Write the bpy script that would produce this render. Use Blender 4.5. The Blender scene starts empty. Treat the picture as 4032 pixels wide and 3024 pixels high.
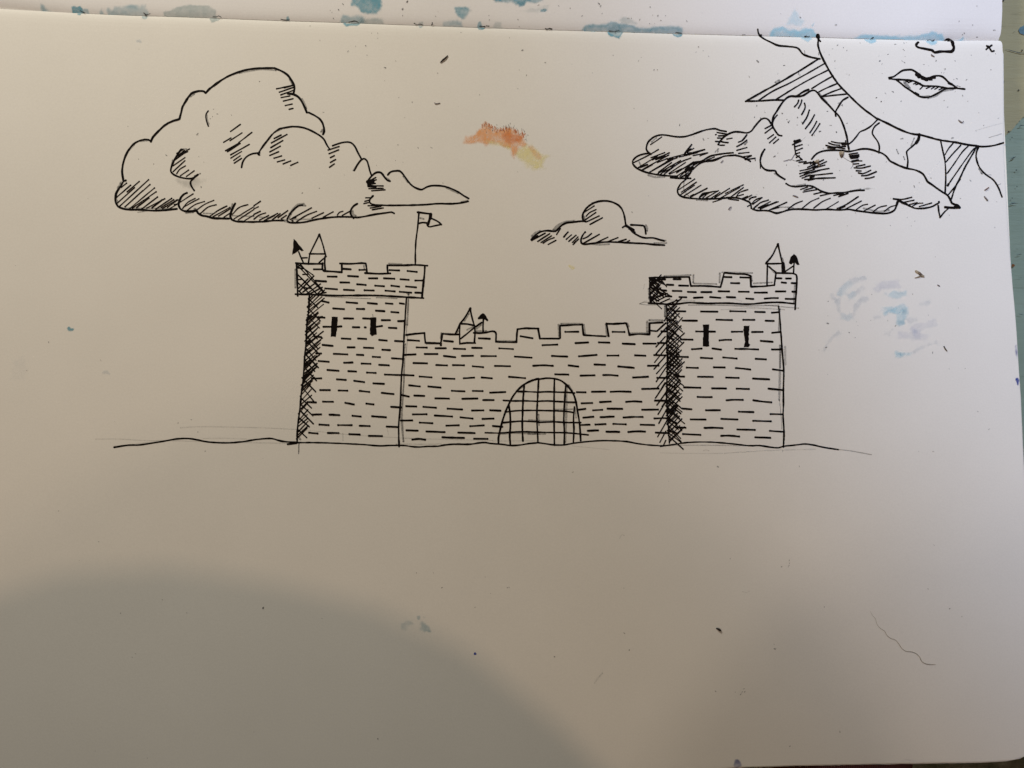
import bpy, bmesh, math, random
import numpy as np
from mathutils import Vector, Matrix, Euler

random.seed(7)
scene = bpy.context.scene
COL = scene.collection

# ------------------------------------------------------------------ camera
FW, FH, FPX = 4032.0, 3024.0, 3024.0          # photograph size and focal length, in photo pixels
DIST = 0.29                                   # metres from the lens to the page along the optical axis

def _n(v):
    v = np.array(v, float)
    return v / np.linalg.norm(v)

e_right = _n((53484.0, 303.0, 3024.0))        # page's long direction, seen from the camera (x right, y down, z forward)
e_down = _n((-66.0, 41950.0, -3024.0))
e_down = _n(e_down - e_right * np.dot(e_down, e_right))
e_in = np.cross(e_right, e_down)              # into the table
W2C = np.stack([e_right, -e_down, -e_in], axis=1)   # columns: world axes in camera coordinates
C2W = W2C.T
CAM = -C2W @ np.array([0, 0, DIST])

cam_data = bpy.data.cameras.new('camera')
cam = bpy.data.objects.new('camera', cam_data)
COL.objects.link(cam)
cam_data.sensor_width = 36.0
cam_data.lens = 36.0 * FPX / FW
cam_data.clip_start = 0.005
cam_data.clip_end = 50.0
right_w = C2W @ np.array([1, 0, 0]); up_w = C2W @ np.array([0, -1, 0]); back_w = C2W @ np.array([0, 0, -1])
m = Matrix(((right_w[0], up_w[0], back_w[0], CAM[0]),
            (right_w[1], up_w[1], back_w[1], CAM[1]),
            (right_w[2], up_w[2], back_w[2], CAM[2]),
            (0, 0, 0, 1)))
cam.matrix_world = m
scene.camera = cam

# ------------------------------------------------------------------ light
scene.view_settings.view_transform = 'Standard'
scene.view_settings.look = 'None'
scene.view_settings.exposure = 0.0
scene.view_settings.gamma = 1.0
scene.view_settings.use_curve_mapping = False
scene.cycles.use_denoising = True
scene.cycles.max_bounces = 6
scene.cycles.transparent_max_bounces = 24

world = bpy.data.worlds.new('World')
scene.world = world
world.use_nodes = True
bg = world.node_tree.nodes['Background']
bg.inputs[0].default_value = (1.0, 0.97, 0.86, 1)
bg.inputs[1].default_value = 0.012

def lamp(name, kind, loc, target, power, color, radius):
    d = bpy.data.lights.new(name, kind)
    o = bpy.data.objects.new(name, d)
    COL.objects.link(o)
    o.location = loc
    o.rotation_euler = (Vector(target) - Vector(loc)).to_track_quat('-Z', 'Y').to_euler()
    d.energy = power
    d.color = color
    if kind == 'AREA':
        d.shape = 'DISK'; d.size = radius * 2
    else:
        d.shadow_soft_size = radius
    return o

# warm room lamp beyond the top left of the sketchbook
lamp('desk_lamp_light', 'AREA', (-0.279, 0.490, 0.336), (0.423, -0.345, 0), 2.66, (0.97, 0.905, 0.775), 0.06)
# two bulbs of a warm lamp behind the photographer, whose head keeps part of their light off the page
lamp('floor_lamp_light', 'AREA', (-0.083, -0.474, 0.935), (-0.05, 0.0, 0), 1.18, (1.0, 0.69, 0.45), 0.0045)
lamp('floor_lamp_light', 'AREA', (-0.134, -0.512, 0.926), (-0.05, 0.0, 0), 0.64, (1.0, 0.74, 0.52), 0.009)
# weaker ceiling lamp further back
lamp('ceiling_lamp_light', 'POINT', (-0.90, -0.975, 2.0), (0, 0, 0), 17.0, (1.0, 0.82, 0.64), 0.05)
# cool daylight falling in through a window on the right
win = lamp('window_daylight', 'SPOT', (0.40, 0.931, 1.389), (0.486, 0.310, 0), 84.0, (0.63, 0.735, 1.0), 0.07)
win.data.spot_size = math.radians(36.2)
win.data.spot_blend = 0.47

# ------------------------------------------------------------------ photo pixel -> point on the page
GUT = [(-700, -20), (0, 30), (155, 39), (316, 49), (500, 57), (700, 63), (1080, 77), (1333, 84), (1711, 97), (2000, 107),
       (2348, 118), (2700, 129.5), (3016, 138.5), (3400, 150), (3725, 157), (3937, 156), (4100, 156)]
GX = np.array([g[0] for g in GUT], float); GY = np.array([g[1] for g in GUT], float)
def gutter_y(x): return np.interp(x, GX, GY)

def ray_to(u, v, z):
    d = C2W @ np.array([(u - FW / 2) / FPX, (v - FH / 2) / FPX, 1.0])
    t = (z - CAM[2]) / d[2]
    return CAM + d * t

PXM = DIST / FPX                               # about one photo pixel on the page, metres

def page_z(u, v):
    """height of the paper: it rolls down into the fold between the two leaves"""
    dy = v - gutter_y(u)
    if dy >= 0:
        z = -0.0010 * math.exp(-dy * PXM / 0.0016)
    else:
        end = 0.0016 * (math.exp(-((u - 3800) / 130.0) ** 2) + math.exp(-((u + 60) / 260.0) ** 2))
        z = -(0.0010 + end) * math.exp(dy * PXM / (0.0018 + end * 0.7))
    z += 0.00025 * math.sin(u * 0.0021 + 0.6) * math.sin(v * 0.0016 + 1.1)
    return z

def pt(u, v, lift=0.0):
    p = ray_to(u, v, 0.0)
    z = page_z(u, v)
    return (p[0], p[1], z + lift)

# ------------------------------------------------------------------ materials
def new_mat(name):
    mt = bpy.data.materials.new(name)
    mt.use_nodes = True
    nt = mt.node_tree
    return mt, nt, nt.nodes['Principled BSDF']

def noise(nt, scale, detail=4, rough=0.55, coord='Object', vec=None):
    tc = nt.nodes.new('ShaderNodeTexCoord')
    n = nt.nodes.new('ShaderNodeTexNoise')
    n.inputs['Scale'].default_value = scale
    n.inputs['Detail'].default_value = detail
    n.inputs['Roughness'].default_value = rough
    if vec is not None:
        mp = nt.nodes.new('ShaderNodeMapping'); mp.inputs['Scale'].default_value = vec
        nt.links.new(tc.outputs[coord], mp.inputs[0]); nt.links.new(mp.outputs[0], n.inputs['Vector'])
    else:
        nt.links.new(tc.outputs[coord], n.inputs['Vector'])
    return n

def ramp(nt, src, stops):
    r = nt.nodes.new('ShaderNodeValToRGB')
    e = r.color_ramp.elements
    e[0].position, e[0].color = stops[0][0], (*stops[0][1], 1)
    e[1].position, e[1].color = stops[-1][0], (*stops[-1][1], 1)
    for p, c in stops[1:-1]:
        k = e.new(p); k.color = (*c, 1)
    nt.links.new(src, r.inputs[0])
    return r

def bump(nt, bsdf, src, strength, dist):
    b = nt.nodes.new('ShaderNodeBump')
    b.inputs['Strength'].default_value = strength
    b.inputs['Distance'].default_value = dist
    nt.links.new(src, b.inputs['Height'])
    nt.links.new(b.outputs[0], bsdf.inputs['Normal'])

def solid(name, base, rough=0.6, var=0.25, scale=300.0, bump_d=0.0, bump_scale=None):
    mt, nt, b = new_mat(name)
    n = noise(nt, scale)
    lo = tuple(c * (1 - var) for c in base); hi = tuple(min(1, c * (1 + var)) for c in base)
    r = ramp(nt, n.outputs['Fac'], [(0.3, lo), (0.7, hi)])
    nt.links.new(r.outputs[0], b.inputs['Base Color'])
    b.inputs['Roughness'].default_value = rough
    b.inputs['Specular IOR Level'].default_value = 0.3
    if bump_d:
        n2 = noise(nt, bump_scale or scale)
        bump(nt, b, n2.outputs['Fac'], 1.0, bump_d)
    return mt

def paper_material(name, a, bcol):
    mt, nt, b = new_mat(name)
    n = noise(nt, 22.0, 5, 0.6)
    r = ramp(nt, n.outputs['Fac'], [(0.3, a), (0.7, bcol)])
    fine = noise(nt, 1500.0, 3, 0.7)
    fr = ramp(nt, fine.outputs['Fac'], [(0.25, (0.94, 0.94, 0.94)), (0.75, (1, 1, 1))])
    mx = nt.nodes.new('ShaderNodeMix'); mx.data_type = 'RGBA'; mx.blend_type = 'MULTIPLY'
    mx.inputs['Factor'].default_value = 1.0
    nt.links.new(r.outputs[0], mx.inputs[6]); nt.links.new(fr.outputs[0], mx.inputs[7])
    nt.links.new(mx.outputs[2], b.inputs['Base Color'])
    b.inputs['Roughness'].default_value = 0.75
    b.inputs['Specular IOR Level'].default_value = 0.15
    big = noise(nt, 1100.0, 4, 0.65)
    bump(nt, b, big.outputs['Fac'], 0.5, 0.00006)
    return mt

def ink_material(name, base, lo, hi, scale=900.0, use_dens=False, strength=1.0, rough=0.6):
    """pigment lying on the paper: opacity from grain and, for washes, from how much pigment each spot holds"""
    mt, nt, b = new_mat(name)
    b.inputs['Base Color'].default_value = (*base, 1)
    b.inputs['Roughness'].default_value = rough
    b.inputs['Specular IOR Level'].default_value = 0.15
    n = noise(nt, scale, 5, 0.65)
    mr = nt.nodes.new('ShaderNodeMapRange')
    mr.inputs['From Min'].default_value = 0.32; mr.inputs['From Max'].default_value = 0.68
    mr.inputs['To Min'].default_value = lo; mr.inputs['To Max'].default_value = hi
    nt.links.new(n.outputs['Fac'], mr.inputs['Value'])
    out = mr.outputs[0]
    if use_dens:
        at = nt.nodes.new('ShaderNodeAttribute'); at.attribute_name = 'dens'
        mu = nt.nodes.new('ShaderNodeMath'); mu.operation = 'MULTIPLY'; mu.use_clamp = True
        nt.links.new(out, mu.inputs[0]); nt.links.new(at.outputs['Fac'], mu.inputs[1])
        out = mu.outputs[0]
    nt.links.new(out, b.inputs['Alpha'])
    return mt

M_page = paper_material('cartridge_paper', (0.80, 0.785, 0.745), (0.83, 0.815, 0.775))
M_page_up = paper_material('cartridge_paper_daylit', (0.79, 0.782, 0.79), (0.82, 0.812, 0.82))  # cool window light on the facing page is mixed into its paper colour
M_edge = paper_material('paper_edges', (0.84, 0.82, 0.74), (0.88, 0.86, 0.79))
M_ink = solid('black_pen_ink', (0.0060, 0.0042, 0.0036), 0.7, 0.3, 800)
M_ink.node_tree.nodes['Principled BSDF'].inputs['Specular IOR Level'].default_value = 0.05
M_pencil = ink_material('graphite', (0.055, 0.055, 0.055), 0.14, 0.52, 2200)
M_pencil_faint = ink_material('graphite_faint', (0.07, 0.07, 0.07), 0.02, 0.22, 2200)
M_smudge = ink_material('graphite_smudge', (0.08, 0.078, 0.075), 0.6, 1.0, 400, True)
M_blue = ink_material('blue_watercolour', (0.11, 0.37, 0.50), 0.66, 1.0, 300, True)
M_blue_pale = ink_material('pale_blue_watercolour', (0.38, 0.70, 0.86), 0.75, 1.0, 300, True)
M_grey_wash = ink_material('grey_blue_wash', (0.31, 0.44, 0.47), 0.7, 1.0, 300, True)
M_lavender = ink_material('lavender_wash', (0.46, 0.52, 0.72), 0.55, 1.0, 350, True)
M_greygreen = ink_material('grey_wash', (0.42, 0.52, 0.64), 0.5, 1.0, 600, True)
M_ultra = ink_material('ultramarine_paint', (0.012, 0.045, 0.33), 0.7, 1.0, 500, True)
M_orange = ink_material('orange_paint', (0.90, 0.42, 0.16), 0.60, 1.0, 1400, True)
M_orange_dark = ink_material('burnt_orange_paint', (0.80, 0.24, 0.045), 0.5, 1.0, 1200, True)
M_yellow = ink_material('yellow_paint', (0.88, 0.80, 0.34), 0.6, 1.0, 900, True)
M_speck = ink_material('dark_specks', (0.075, 0.072, 0.075), 0.15, 0.58, 600)

# ------------------------------------------------------------------ object helpers
def tag(o, label=None, cat=None, group=None, kind=None):
    if label: o['label'] = label
    if cat: o['category'] = cat
    if group: o['group'] = group
    if kind: o['kind'] = kind
    return o

def empty(name, loc=(0, 0, 0)):
    o = bpy.data.objects.new(name, None)
    o.empty_display_size = 0.01
    COL.objects.link(o)
    o.location = loc
    return o

def mesh_obj(name, verts, faces, mat, parent=None, smooth=True, dens=None):
    me = bpy.data.meshes.new(name)
    me.from_pydata([tuple(v) for v in verts], [], faces)
    me.update()
    if smooth:
        me.polygons.foreach_set('use_smooth', [True] * len(me.polygons))
    if dens is not None:
        at = me.attributes.new('dens', 'FLOAT', 'POINT')
        at.data.foreach_set('value', [float(x) for x in dens])
    me.materials.append(mat)
    o = bpy.data.objects.new(name, me)
    COL.objects.link(o)
    if parent is not None: o.parent = parent
    return o

REG = {  # photo regions the drawing was measured in: origin and scale
    'A': (400, 200, 2.765), 'B': (1100, 250, 2.765), 'C': (400, 600, 3.687), 'D': (1000, 600, 3.687), 'E': (2060, 770, 3.687),
    'F': (2460, 450, 3.687), 'G': (2940, 340, 3.687), 'H': (3300, 500, 4.022), 'I': (2900, 100, 3.687), 'J': (3400, 100, 3.687),
    'K': (2940, 600, 3.687), 'L': (1120, 800, 3.456), 'M': (1120, 1260, 3.190), 'N': (1560, 1180, 3.95), 'O': (2080, 1180, 3.95),
    'P': (1560, 1400, 3.95), 'Q': (2080, 1400, 3.456), 'S': (2520, 940, 3.253), 'T': (2600, 1360, 3.95), 'U': (360, 1640, 2.458),
    'V': (2600, 1700, 2.458), 'W': (1800, 440, 5.53), 'X': (3150, 1000, 3.16), 'Y': (3600, 0, 1.8433), 'Z': (0, 0, 1.0),
    'a': (1500, 2350, 5.53), 'b': (3350, 2350, 5.53)}

def parse(reg, text):
    ox, oy, s = REG[reg]
    out = []
    for chunk in text.split(';'):
        tok = chunk.split()
        if not tok: continue
        w = None
        nums = []
        for t in tok:
            if t[0] == 'w': w = float(t[1:])
            else: nums.append(float(t))
        pts = [(ox + nums[i] / s, oy + nums[i + 1] / s) for i in range(0, len(nums) - 1, 2)]
        out.append((pts, w))
    return out

def catmull(p, step=7.0):
    p = [np.array(q, float) for q in p]
    if len(p) == 2:
        n = max(2, int(np.linalg.norm(p[1] - p[0]) / 18) + 2)
        return [p[0] + (p[1] - p[0]) * i / (n - 1) for i in range(n)]
    q = [2 * p[0] - p[1]] + p + [2 * p[-1] - p[-2]]
    out = []
    for i in range(1, len(q) - 2):
        L = np.linalg.norm(q[i + 1] - q[i])
        n = max(2, int(L / step))
        # centripetal parameterisation keeps corners from overshooting
        t0 = 0.0
        t1 = t0 + max(1e-6, np.linalg.norm(q[i] - q[i - 1])) ** 0.5
        t2 = t1 + max(1e-6, L) ** 0.5
        t3 = t2 + max(1e-6, np.linalg.norm(q[i + 2] - q[i + 1])) ** 0.5
        for k in range(n):
            t = t1 + (t2 - t1) * k / n
            a1 = (t1 - t) / (t1 - t0) * q[i - 1] + (t - t0) / (t1 - t0) * q[i]
            a2 = (t2 - t) / (t2 - t1) * q[i] + (t - t1) / (t2 - t1) * q[i + 1]
            a3 = (t3 - t) / (t3 - t2) * q[i + 1] + (t - t2) / (t3 - t2) * q[i + 2]
            b1 = (t2 - t) / (t2 - t0) * a1 + (t - t0) / (t2 - t0) * a2
            b2 = (t3 - t) / (t3 - t1) * a2 + (t - t1) / (t3 - t1) * a3
            out.append((t2 - t) / (t2 - t1) * b1 + (t - t1) / (t2 - t1) * b2)
    out.append(p[-1])
    return out

class Pen:
    """collects pen or pencil strokes measured on the photograph and lays them on the page as thin ink"""
    lift = 0.00005
    def __init__(self, mat, lift=None):
        self.v, self.f, self.mat = [], [], mat
        self.z = lift if lift is not None else 0.00006
    def _pt(self, q):
        self.v.append(pt(q[0], q[1], self.z)); return len(self.v) - 1
    def stroke(self, pts, w, smooth=True, rough=0.10, dot=1.0, taper=0.0):
        self.z += 2.5e-7
        if self.mat is M_ink: w = w * 1.13
        line = catmull(pts) if smooth or len(pts) == 2 else None
        if line is None:
            for a, b in zip(pts[:-1], pts[1:]): self.stroke([a, b], w / 1.13 if self.mat is M_ink else w, True, rough, 1.0)
            return
        n = len(line)
        rnd = [random.gauss(0, 1) for _ in range(n + 4)]
        L, R = [], []
        for i in range(n):
            a = line[max(0, i - 1)]; b = line[min(n - 1, i + 1)]
            d = b - a; l = np.linalg.norm(d)
            d = d / l if l > 1e-6 else np.array([1.0, 0])
            nrm = np.array([-d[1], d[0]])
            k = (rnd[i] + rnd[i + 1] + rnd[i + 2]) / 1.73
            ww = w * 0.5 * max(0.5, 1 + rough * k)
            if taper: ww *= 1 - taper * (i / (n - 1)) ** 2
            off = nrm * rnd[i + 3] * w * rough * 0.18
            L.append(self._pt(line[i] + off + nrm * ww)); R.append(self._pt(line[i] + off - nrm * ww))
        for i in range(n - 1):
            self.f.append((L[i], L[i + 1], R[i + 1], R[i]))
        for end, idx in ((0, 0), (n - 1, n - 1)):
            c = line[end]
            o = line[1] if end == 0 else line[n - 2]
            d = c - o; l = np.linalg.norm(d)
            ang = math.atan2(d[1], d[0])
            r = w * 0.5 * (dot if end == n - 1 or dot > 1 else 1) * random.uniform(0.95, 1.08)
            if taper and end: r *= 1 - taper
            self.z += 1e-7
            ring = [self._pt(c + r * np.array([math.cos(ang + k * math.tau / 10), math.sin(ang + k * math.tau / 10)])) for k in range(10)]
            self.f.append(tuple(ring))
    def add(self, reg, text, w, **kw):
        for pts, ww in parse(reg, text): self.stroke(pts, ww or w, **kw)
        return self
    def fill(self, reg, text, rough=1.2):
        for pts, _ in parse(reg, text):
            self.z += 2.5e-7
            ring = []
            for i, p in enumerate(pts):
                q = pts[(i + 1) % len(pts)]
                n = max(1, int(math.hypot(q[0] - p[0], q[1] - p[1]) / 7))
                for k in range(n):
                    ring.append((p[0] + (q[0] - p[0]) * k / n + random.gauss(0, rough * 0.5), p[1] + (q[1] - p[1]) * k / n + random.gauss(0, rough * 0.5)))
            bm = bmesh.new()
            vs = [bm.verts.new(pt(a, b, self.z)) for a, b in ring]
            es = [bm.edges.new((vs[i], vs[(i + 1) % len(vs)])) for i in range(len(vs))]
            bmesh.ops.triangle_fill(bm, use_beauty=True, use_dissolve=False, edges=es)
            bm.verts.index_update()
            base = len(self.v)
            self.v += [tuple(v.co) for v in bm.verts]
            for f in bm.faces:
                idx = [base + v.index for v in f.verts]
                if f.normal.z < 0: idx.reverse()
                self.f.append(tuple(idx))
            bm.free()
        return self
    def build(self, name, parent, label=None):
        # every face looks up
        F = []
        for f in self.f:
            a, b, c = (np.array(self.v[i]) for i in f[:3])
            F.append(tuple(reversed(f)) if np.cross(b - a, c - a)[2] < 0 else f)
        o = mesh_obj(name, self.v, F, self.mat, parent, False)
        if label: o['label'] = label
        return o

_h = {}
def vnoise(x, y, s=0):
    def hsh(i, j):
        k = (i, j, s)
        if k not in _h:
            r = random.Random(i * 73856093 ^ j * 19349663 ^ s * 83492791); _h[k] = r.random()
        return _h[k]
    i, j = math.floor(x), math.floor(y)
    fx, fy = x - i, y - j
    fx = fx * fx * (3 - 2 * fx); fy = fy * fy * (3 - 2 * fy)
    return (hsh(i, j) * (1 - fx) + hsh(i + 1, j) * fx) * (1 - fy) + (hsh(i, j + 1) * (1 - fx) + hsh(i + 1, j + 1) * fx) * fy

STAIN_Z = [0.00002]
def stain(name, parent, reg, text, mat, strength, soft=12.0, ragged=6.5, rim=0.12, cell=3.0, side=0, label=None, streak=0.0):
    """a dried wash: pigment density per point, uneven outline and the darker rim a drying puddle leaves"""
    polys = [np.array(p) for p, _ in parse(reg, text)]
    STAIN_Z[0] += 3e-7
    z = STAIN_Z[0]
    if side:   # puddles on the fold run right up to it
        for P_ in polys:
            for q in P_:
                g_ = gutter_y(q[0])
                if side < 0 and q[1] > g_ - 12: q[1] = max(q[1], g_) + 18
                if side > 0 and q[1] < g_ + 4: q[1] = min(q[1], g_) - 18
    allp = np.concatenate(polys)
    x0, y0 = allp.min(0) - ragged - cell * 2; x1, y1 = allp.max(0) + ragged + cell * 2
    nx, ny = int((x1 - x0) / cell) + 2, int((y1 - y0) / cell) + 2
    gx = x0 + np.arange(nx) * cell; gy = y0 + np.arange(ny) * cell
    XX, YY = np.meshgrid(gx, gy)
    best = np.full(XX.shape, -1e9)
    for P in polys:
        inside = np.zeros(XX.shape, bool); dist = np.full(XX.shape, 1e9)
        n = len(P)
        for i in range(n):
            a, b = P[i], P[(i + 1) % n]
            cond = ((a[1] > YY) != (b[1] > YY))
            with np.errstate(divide='ignore', invalid='ignore'):
                xi = (b[0] - a[0]) * (YY - a[1]) / (b[1] - a[1] + 1e-12) + a[0]
            inside ^= cond & (XX < xi)
            ab = b - a; L2 = (ab ** 2).sum() + 1e-9
            t = np.clip(((XX - a[0]) * ab[0] + (YY - a[1]) * ab[1]) / L2, 0, 1)
            dist = np.minimum(dist, np.hypot(XX - a[0] - t * ab[0], YY - a[1] - t * ab[1]))
        best = np.maximum(best, np.where(inside, dist, -dist))
    dens = np.zeros(XX.shape)
    sd = abs(hash(name)) % 97
    sd = len(text) % 97
    for j in range(ny):
        for i in range(nx):
            x, y = gx[i], gy[j]
            nz = vnoise(x / 22, y / 18, sd) * 0.65 + vnoise(x / 8, y / 8, sd + 1) * 0.35
            d = best[j, i] + (nz - 0.5) * 2 * ragged + soft * 0.4
            if d <= 0: continue
            k = min(1.0, d / soft); k = k * k * (3 - 2 * k)
            body = 0.55 + 0.45 * vnoise(x / 40, y / 26, sd + 2) + (vnoise(x / 9, y / 9, sd + 3) - 0.5) * 0.3
            if streak: body *= 1 - streak + streak * vnoise(x / 5, y / 60, sd + 4) * 1.6
            body += rim * math.exp(-((d - soft * 1.1) / (soft * 0.6)) ** 2)
            dens[j, i] = max(0, strength * k * body)
    if side:
        G = YY - gutter_y(XX)
        dens = np.where((G * side) < -1.0, -1, dens)
    verts, faces, dd = [], [], []
    idx = -np.ones(XX.shape, int)
    for j in range(ny - 1):
        for i in range(nx - 1):
            quad = [(j, i), (j, i + 1), (j + 1, i + 1), (j + 1, i)]
            vals = [dens[q] for q in quad]
            if min(vals) < 0 or max(vals) <= 0: continue
            ids = []
            for q in quad:
                if idx[q] < 0:
                    idx[q] = len(verts); verts.append(pt(gx[q[1]], gy[q[0]], z)); dd.append(dens[q])
                ids.append(int(idx[q]))
            faces.append(tuple(reversed(ids)))
    if not faces: return None
    o = mesh_obj(name, verts, faces, mat, parent, True, dd)
    if label: o['label'] = label
    return o

# ------------------------------------------------------------------ floor, table
M_carpet, nt, b = new_mat('mottled_carpet')
n1 = noise(nt, 34.0, 6, 0.75)
r = ramp(nt, n1.outputs['Fac'], [(0.30, (0.08, 0.075, 0.045)), (0.46, (0.34, 0.34, 0.22)), (0.58, (0.50, 0.45, 0.33)), (0.72, (0.72, 0.72, 0.55))])
nt.links.new(r.outputs[0], b.inputs['Base Color']); b.inputs['Roughness'].default_value = 0.95
n2 = noise(nt, 900.0, 3); bump(nt, b, n2.outputs['Fac'], 1.0, 0.004)
FLOOR_Z = -0.75
fl = mesh_obj('floor', [(-3, -3, FLOOR_Z), (3, -3, FLOOR_Z), (3, 3, FLOOR_Z), (-3, 3, FLOOR_Z)], [(0, 1, 2, 3)], M_carpet, None, False)
tag(fl, kind='structure')

def rounded_slab(name, x0, x1, y0, y1, z0, z1, bev, mat, parent=None, seg=3):
    bm = bmesh.new()
    bmesh.ops.create_cube(bm, size=1)
    for v in bm.verts:
        v.co = Vector((x0 + (v.co.x + .5) * (x1 - x0), y0 + (v.co.y + .5) * (y1 - y0), z0 + (v.co.z + .5) * (z1 - z0)))
    bmesh.ops.bevel(bm, geom=list(bm.edges), offset=bev, segments=seg, affect='EDGES', profile=0.6)
    me = bpy.data.meshes.new(name); bm.to_mesh(me); bm.free()
    me.polygons.foreach_set('use_smooth', [True] * len(me.polygons))
    me.materials.append(mat)
    o = bpy.data.objects.new(name, me); COL.objects.link(o)
    if parent: o.parent = parent
    return o

def paint_on_wood(name, lo, hi, streak):
    mt, nt, b = new_mat(name)
    nA = noise(nt, 9.0, 6, 0.6, vec=(1.0, 5.0, 1.0))
    r = ramp(nt, nA.outputs['Fac'], [(0.3, lo), (0.7, hi)])
    nS = noise(nt, 150.0, 4, 0.6, vec=(0.35, 2.0, 1.0))
    sr = ramp(nt, nS.outputs['Fac'], [(0.28, (0.62, 0.62, 0.62)), (0.40, (1, 1, 1))])
    mx = nt.nodes.new('ShaderNodeMix'); mx.data_type = 'RGBA'; mx.blend_type = 'MULTIPLY'; mx.inputs['Factor'].default_value = 0.7
    nt.links.new(r.outputs[0], mx.inputs[6]); nt.links.new(sr.outputs[0], mx.inputs[7])
    nt.links.new(mx.outputs[2], b.inputs['Base Color'])
    b.inputs['Roughness'].default_value = 0.55
    b.inputs['Specular IOR Level'].default_value = 0.25
    nB = noise(nt, 260.0, 4, 0.6, vec=(0.3, 2.0, 1.0))
    bump(nt, b, nB.outputs['Fac'], 0.8, 0.0004)
    return mt

M_teal = paint_on_wood('teal_table_paint', (0.215, 0.29, 0.225), (0.265, 0.345, 0.272), 1)
M_olive = paint_on_wood('olive_table_paint', (0.315, 0.29, 0.165), (0.36, 0.34, 0.195), 1)
M_wood = solid('painted_table_legs', (0.15, 0.22, 0.21), 0.55, 0.2, 60)

TZ = -0.0135
table = tag(empty('table', (0.1, 0.25, FLOOR_Z)), 'teal painted wooden table under the sketchbook, with a large olive patch and paint specks', 'table')
def under(o, root):
    o.parent = root
    o.matrix_parent_inverse = Matrix.Translation(root.location).inverted()
    return o
TX0, TX1, TY0, TY1 = -0.75, 0.85, -0.105, 0.62
under(rounded_slab('table_top', TX0, TX1, TY0, TY1, TZ - 0.024, TZ, 0.003, M_teal), table)
for lx, ly in ((TX0 + .06, TY0 + .06), (TX1 - .06, TY0 + .06), (TX0 + .06, TY1 - .06), (TX1 - .06, TY1 - .06)):
    under(rounded_slab('leg', lx - .027, lx + .027, ly - .027, ly + .027, FLOOR_Z, TZ - 0.025, 0.004, M_wood), table)

def flat_patch(name, pts, z, mat, parent, rough=0.0, seed=3):
    rnd = random.Random(seed)
    ring = []
    for i, p in enumerate(pts):
        q = pts[(i + 1) % len(pts)]
        n = max(1, int(math.hypot(q[0] - p[0], q[1] - p[1]) / 6))
        for k in range(n):
            ring.append((p[0] + (q[0] - p[0]) * k / n + rnd.gauss(0, rough), p[1] + (q[1] - p[1]) * k / n + rnd.gauss(0, rough)))
    bm = bmesh.new()
    vs = [bm.verts.new(tuple(ray_to(a, c, z))) for a, c in ring]
    es = [bm.edges.new((vs[i], vs[(i + 1) % len(vs)])) for i in range(len(vs))]
    bmesh.ops.triangle_fill(bm, use_beauty=True, use_dissolve=False, edges=es)
    for f in bm.faces:
        if f.normal.z < 0: f.normal_flip()
    me = bpy.data.meshes.new(name); bm.to_mesh(me); bm.free()
    me.materials.append(mat)
    o = bpy.data.objects.new(name, me); COL.objects.link(o)
    return under(o, parent)

flat_patch('paint_patch', [(3700, -260), (4500, -260), (4500, 60), (4200, 300), (4075, 425), (4034, 458), (4012, 478), (3985, 512), (3972, 520), (3955, 536), (3900, 560), (3700, 560)],
           TZ + 0.0006, M_olive, table, 1.2)['label'] = 'large olive green paint patch'
M_tblue = solid('blue_spill', (0.10, 0.19, 0.23), 0.4, 0.2, 500)
flat_patch('paint_blot', [(4010, 118), (4018, 107), (4034, 98), (4060, 96), (4075, 115), (4062, 132), (4030, 137), (4018, 131)], TZ + 0.0009, M_tblue, table, 1.0)['label'] = 'blue grey paint blot'
M_rust = solid('rusty_drips', (0.17, 0.075, 0.025), 0.4, 0.35, 900)
M_dark = solid('dark_paint_flecks', (0.012, 0.013, 0.013), 0.5, 0.3, 900)
M_crack = solid('worn_scratches', (0.055, 0.068, 0.058), 0.6, 0.3, 900)
def blob(cx, cy, rx, ry, k=9, a0=0.0):
    return [(cx + rx * math.cos(a0 + t * math.tau / k) * random.uniform(.8, 1.15), cy + ry * math.sin(a0 + t * math.tau / k) * random.uniform(.8, 1.15)) for t in range(k)]
for cx, cy, rr in ((3972, 926, 4.5), (3989, 1045, 7.5)):
    flat_patch('rust_spot', blob(cx, cy, rr, rr * .85), TZ + 0.0008, M_rust, table, 0.3)
for cx, cy, rx, ry in ((3951, 2, 4, 3), (4025, 198, 3.4, 2.6), (4011, 355, 3.8, 2.6), (3951, 322, 3, 8), (4002, 670, 3.2, 2.2), (3972, 518, 3, 3), (4004, 735, 2.4, 2), (3986, 780, 2.2, 1.6), (3985, 541, 2, 2)):
    flat_patch('paint_fleck', blob(cx, cy, rx, ry), TZ + 0.0010, M_dark, table, 0.2)
def scratch(pts, w):
    L = catmull(pts, 5.0); top, bot = [], []
    for i, p in enumerate(L):
        k = w * (0.35 + 0.65 * math.sin(math.pi * i / (len(L) - 1))) * random.uniform(.6, 1.2) * .5
        top.append((p[0], p[1] - k)); bot.append((p[0], p[1] + k))
    flat_patch('scratch', top + bot[::-1], TZ + 0.0011, M_crack, table, 0.1)
for pts, w in (([(3957, 193), (3985, 200), (4010, 207), (4060, 211)], 3), ([(3990, 127), (3998, 122)], 3), ([(4012, 498), (4022, 494), (4034, 495)], 3.5),
               ([(3978, 628), (3990, 622), (4000, 617)], 5), ([(3974, 806), (3990, 801), (4008, 801)], 3.5), ([(3956, 648), (3968, 649)], 3),
               ([(3984, 700), (3990, 697)], 3), ([(4000, 980), (4008, 981)], 3), ([(4008, 1090), (4024, 1094)], 2.5), ([(4003, 1005), (4024, 1001)], 2.5),
               ([(4010, 1236), (4030, 1240)], 2.5), ([(3952, 583), (3966, 576)], 3)):
    scratch(pts, w)

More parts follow.
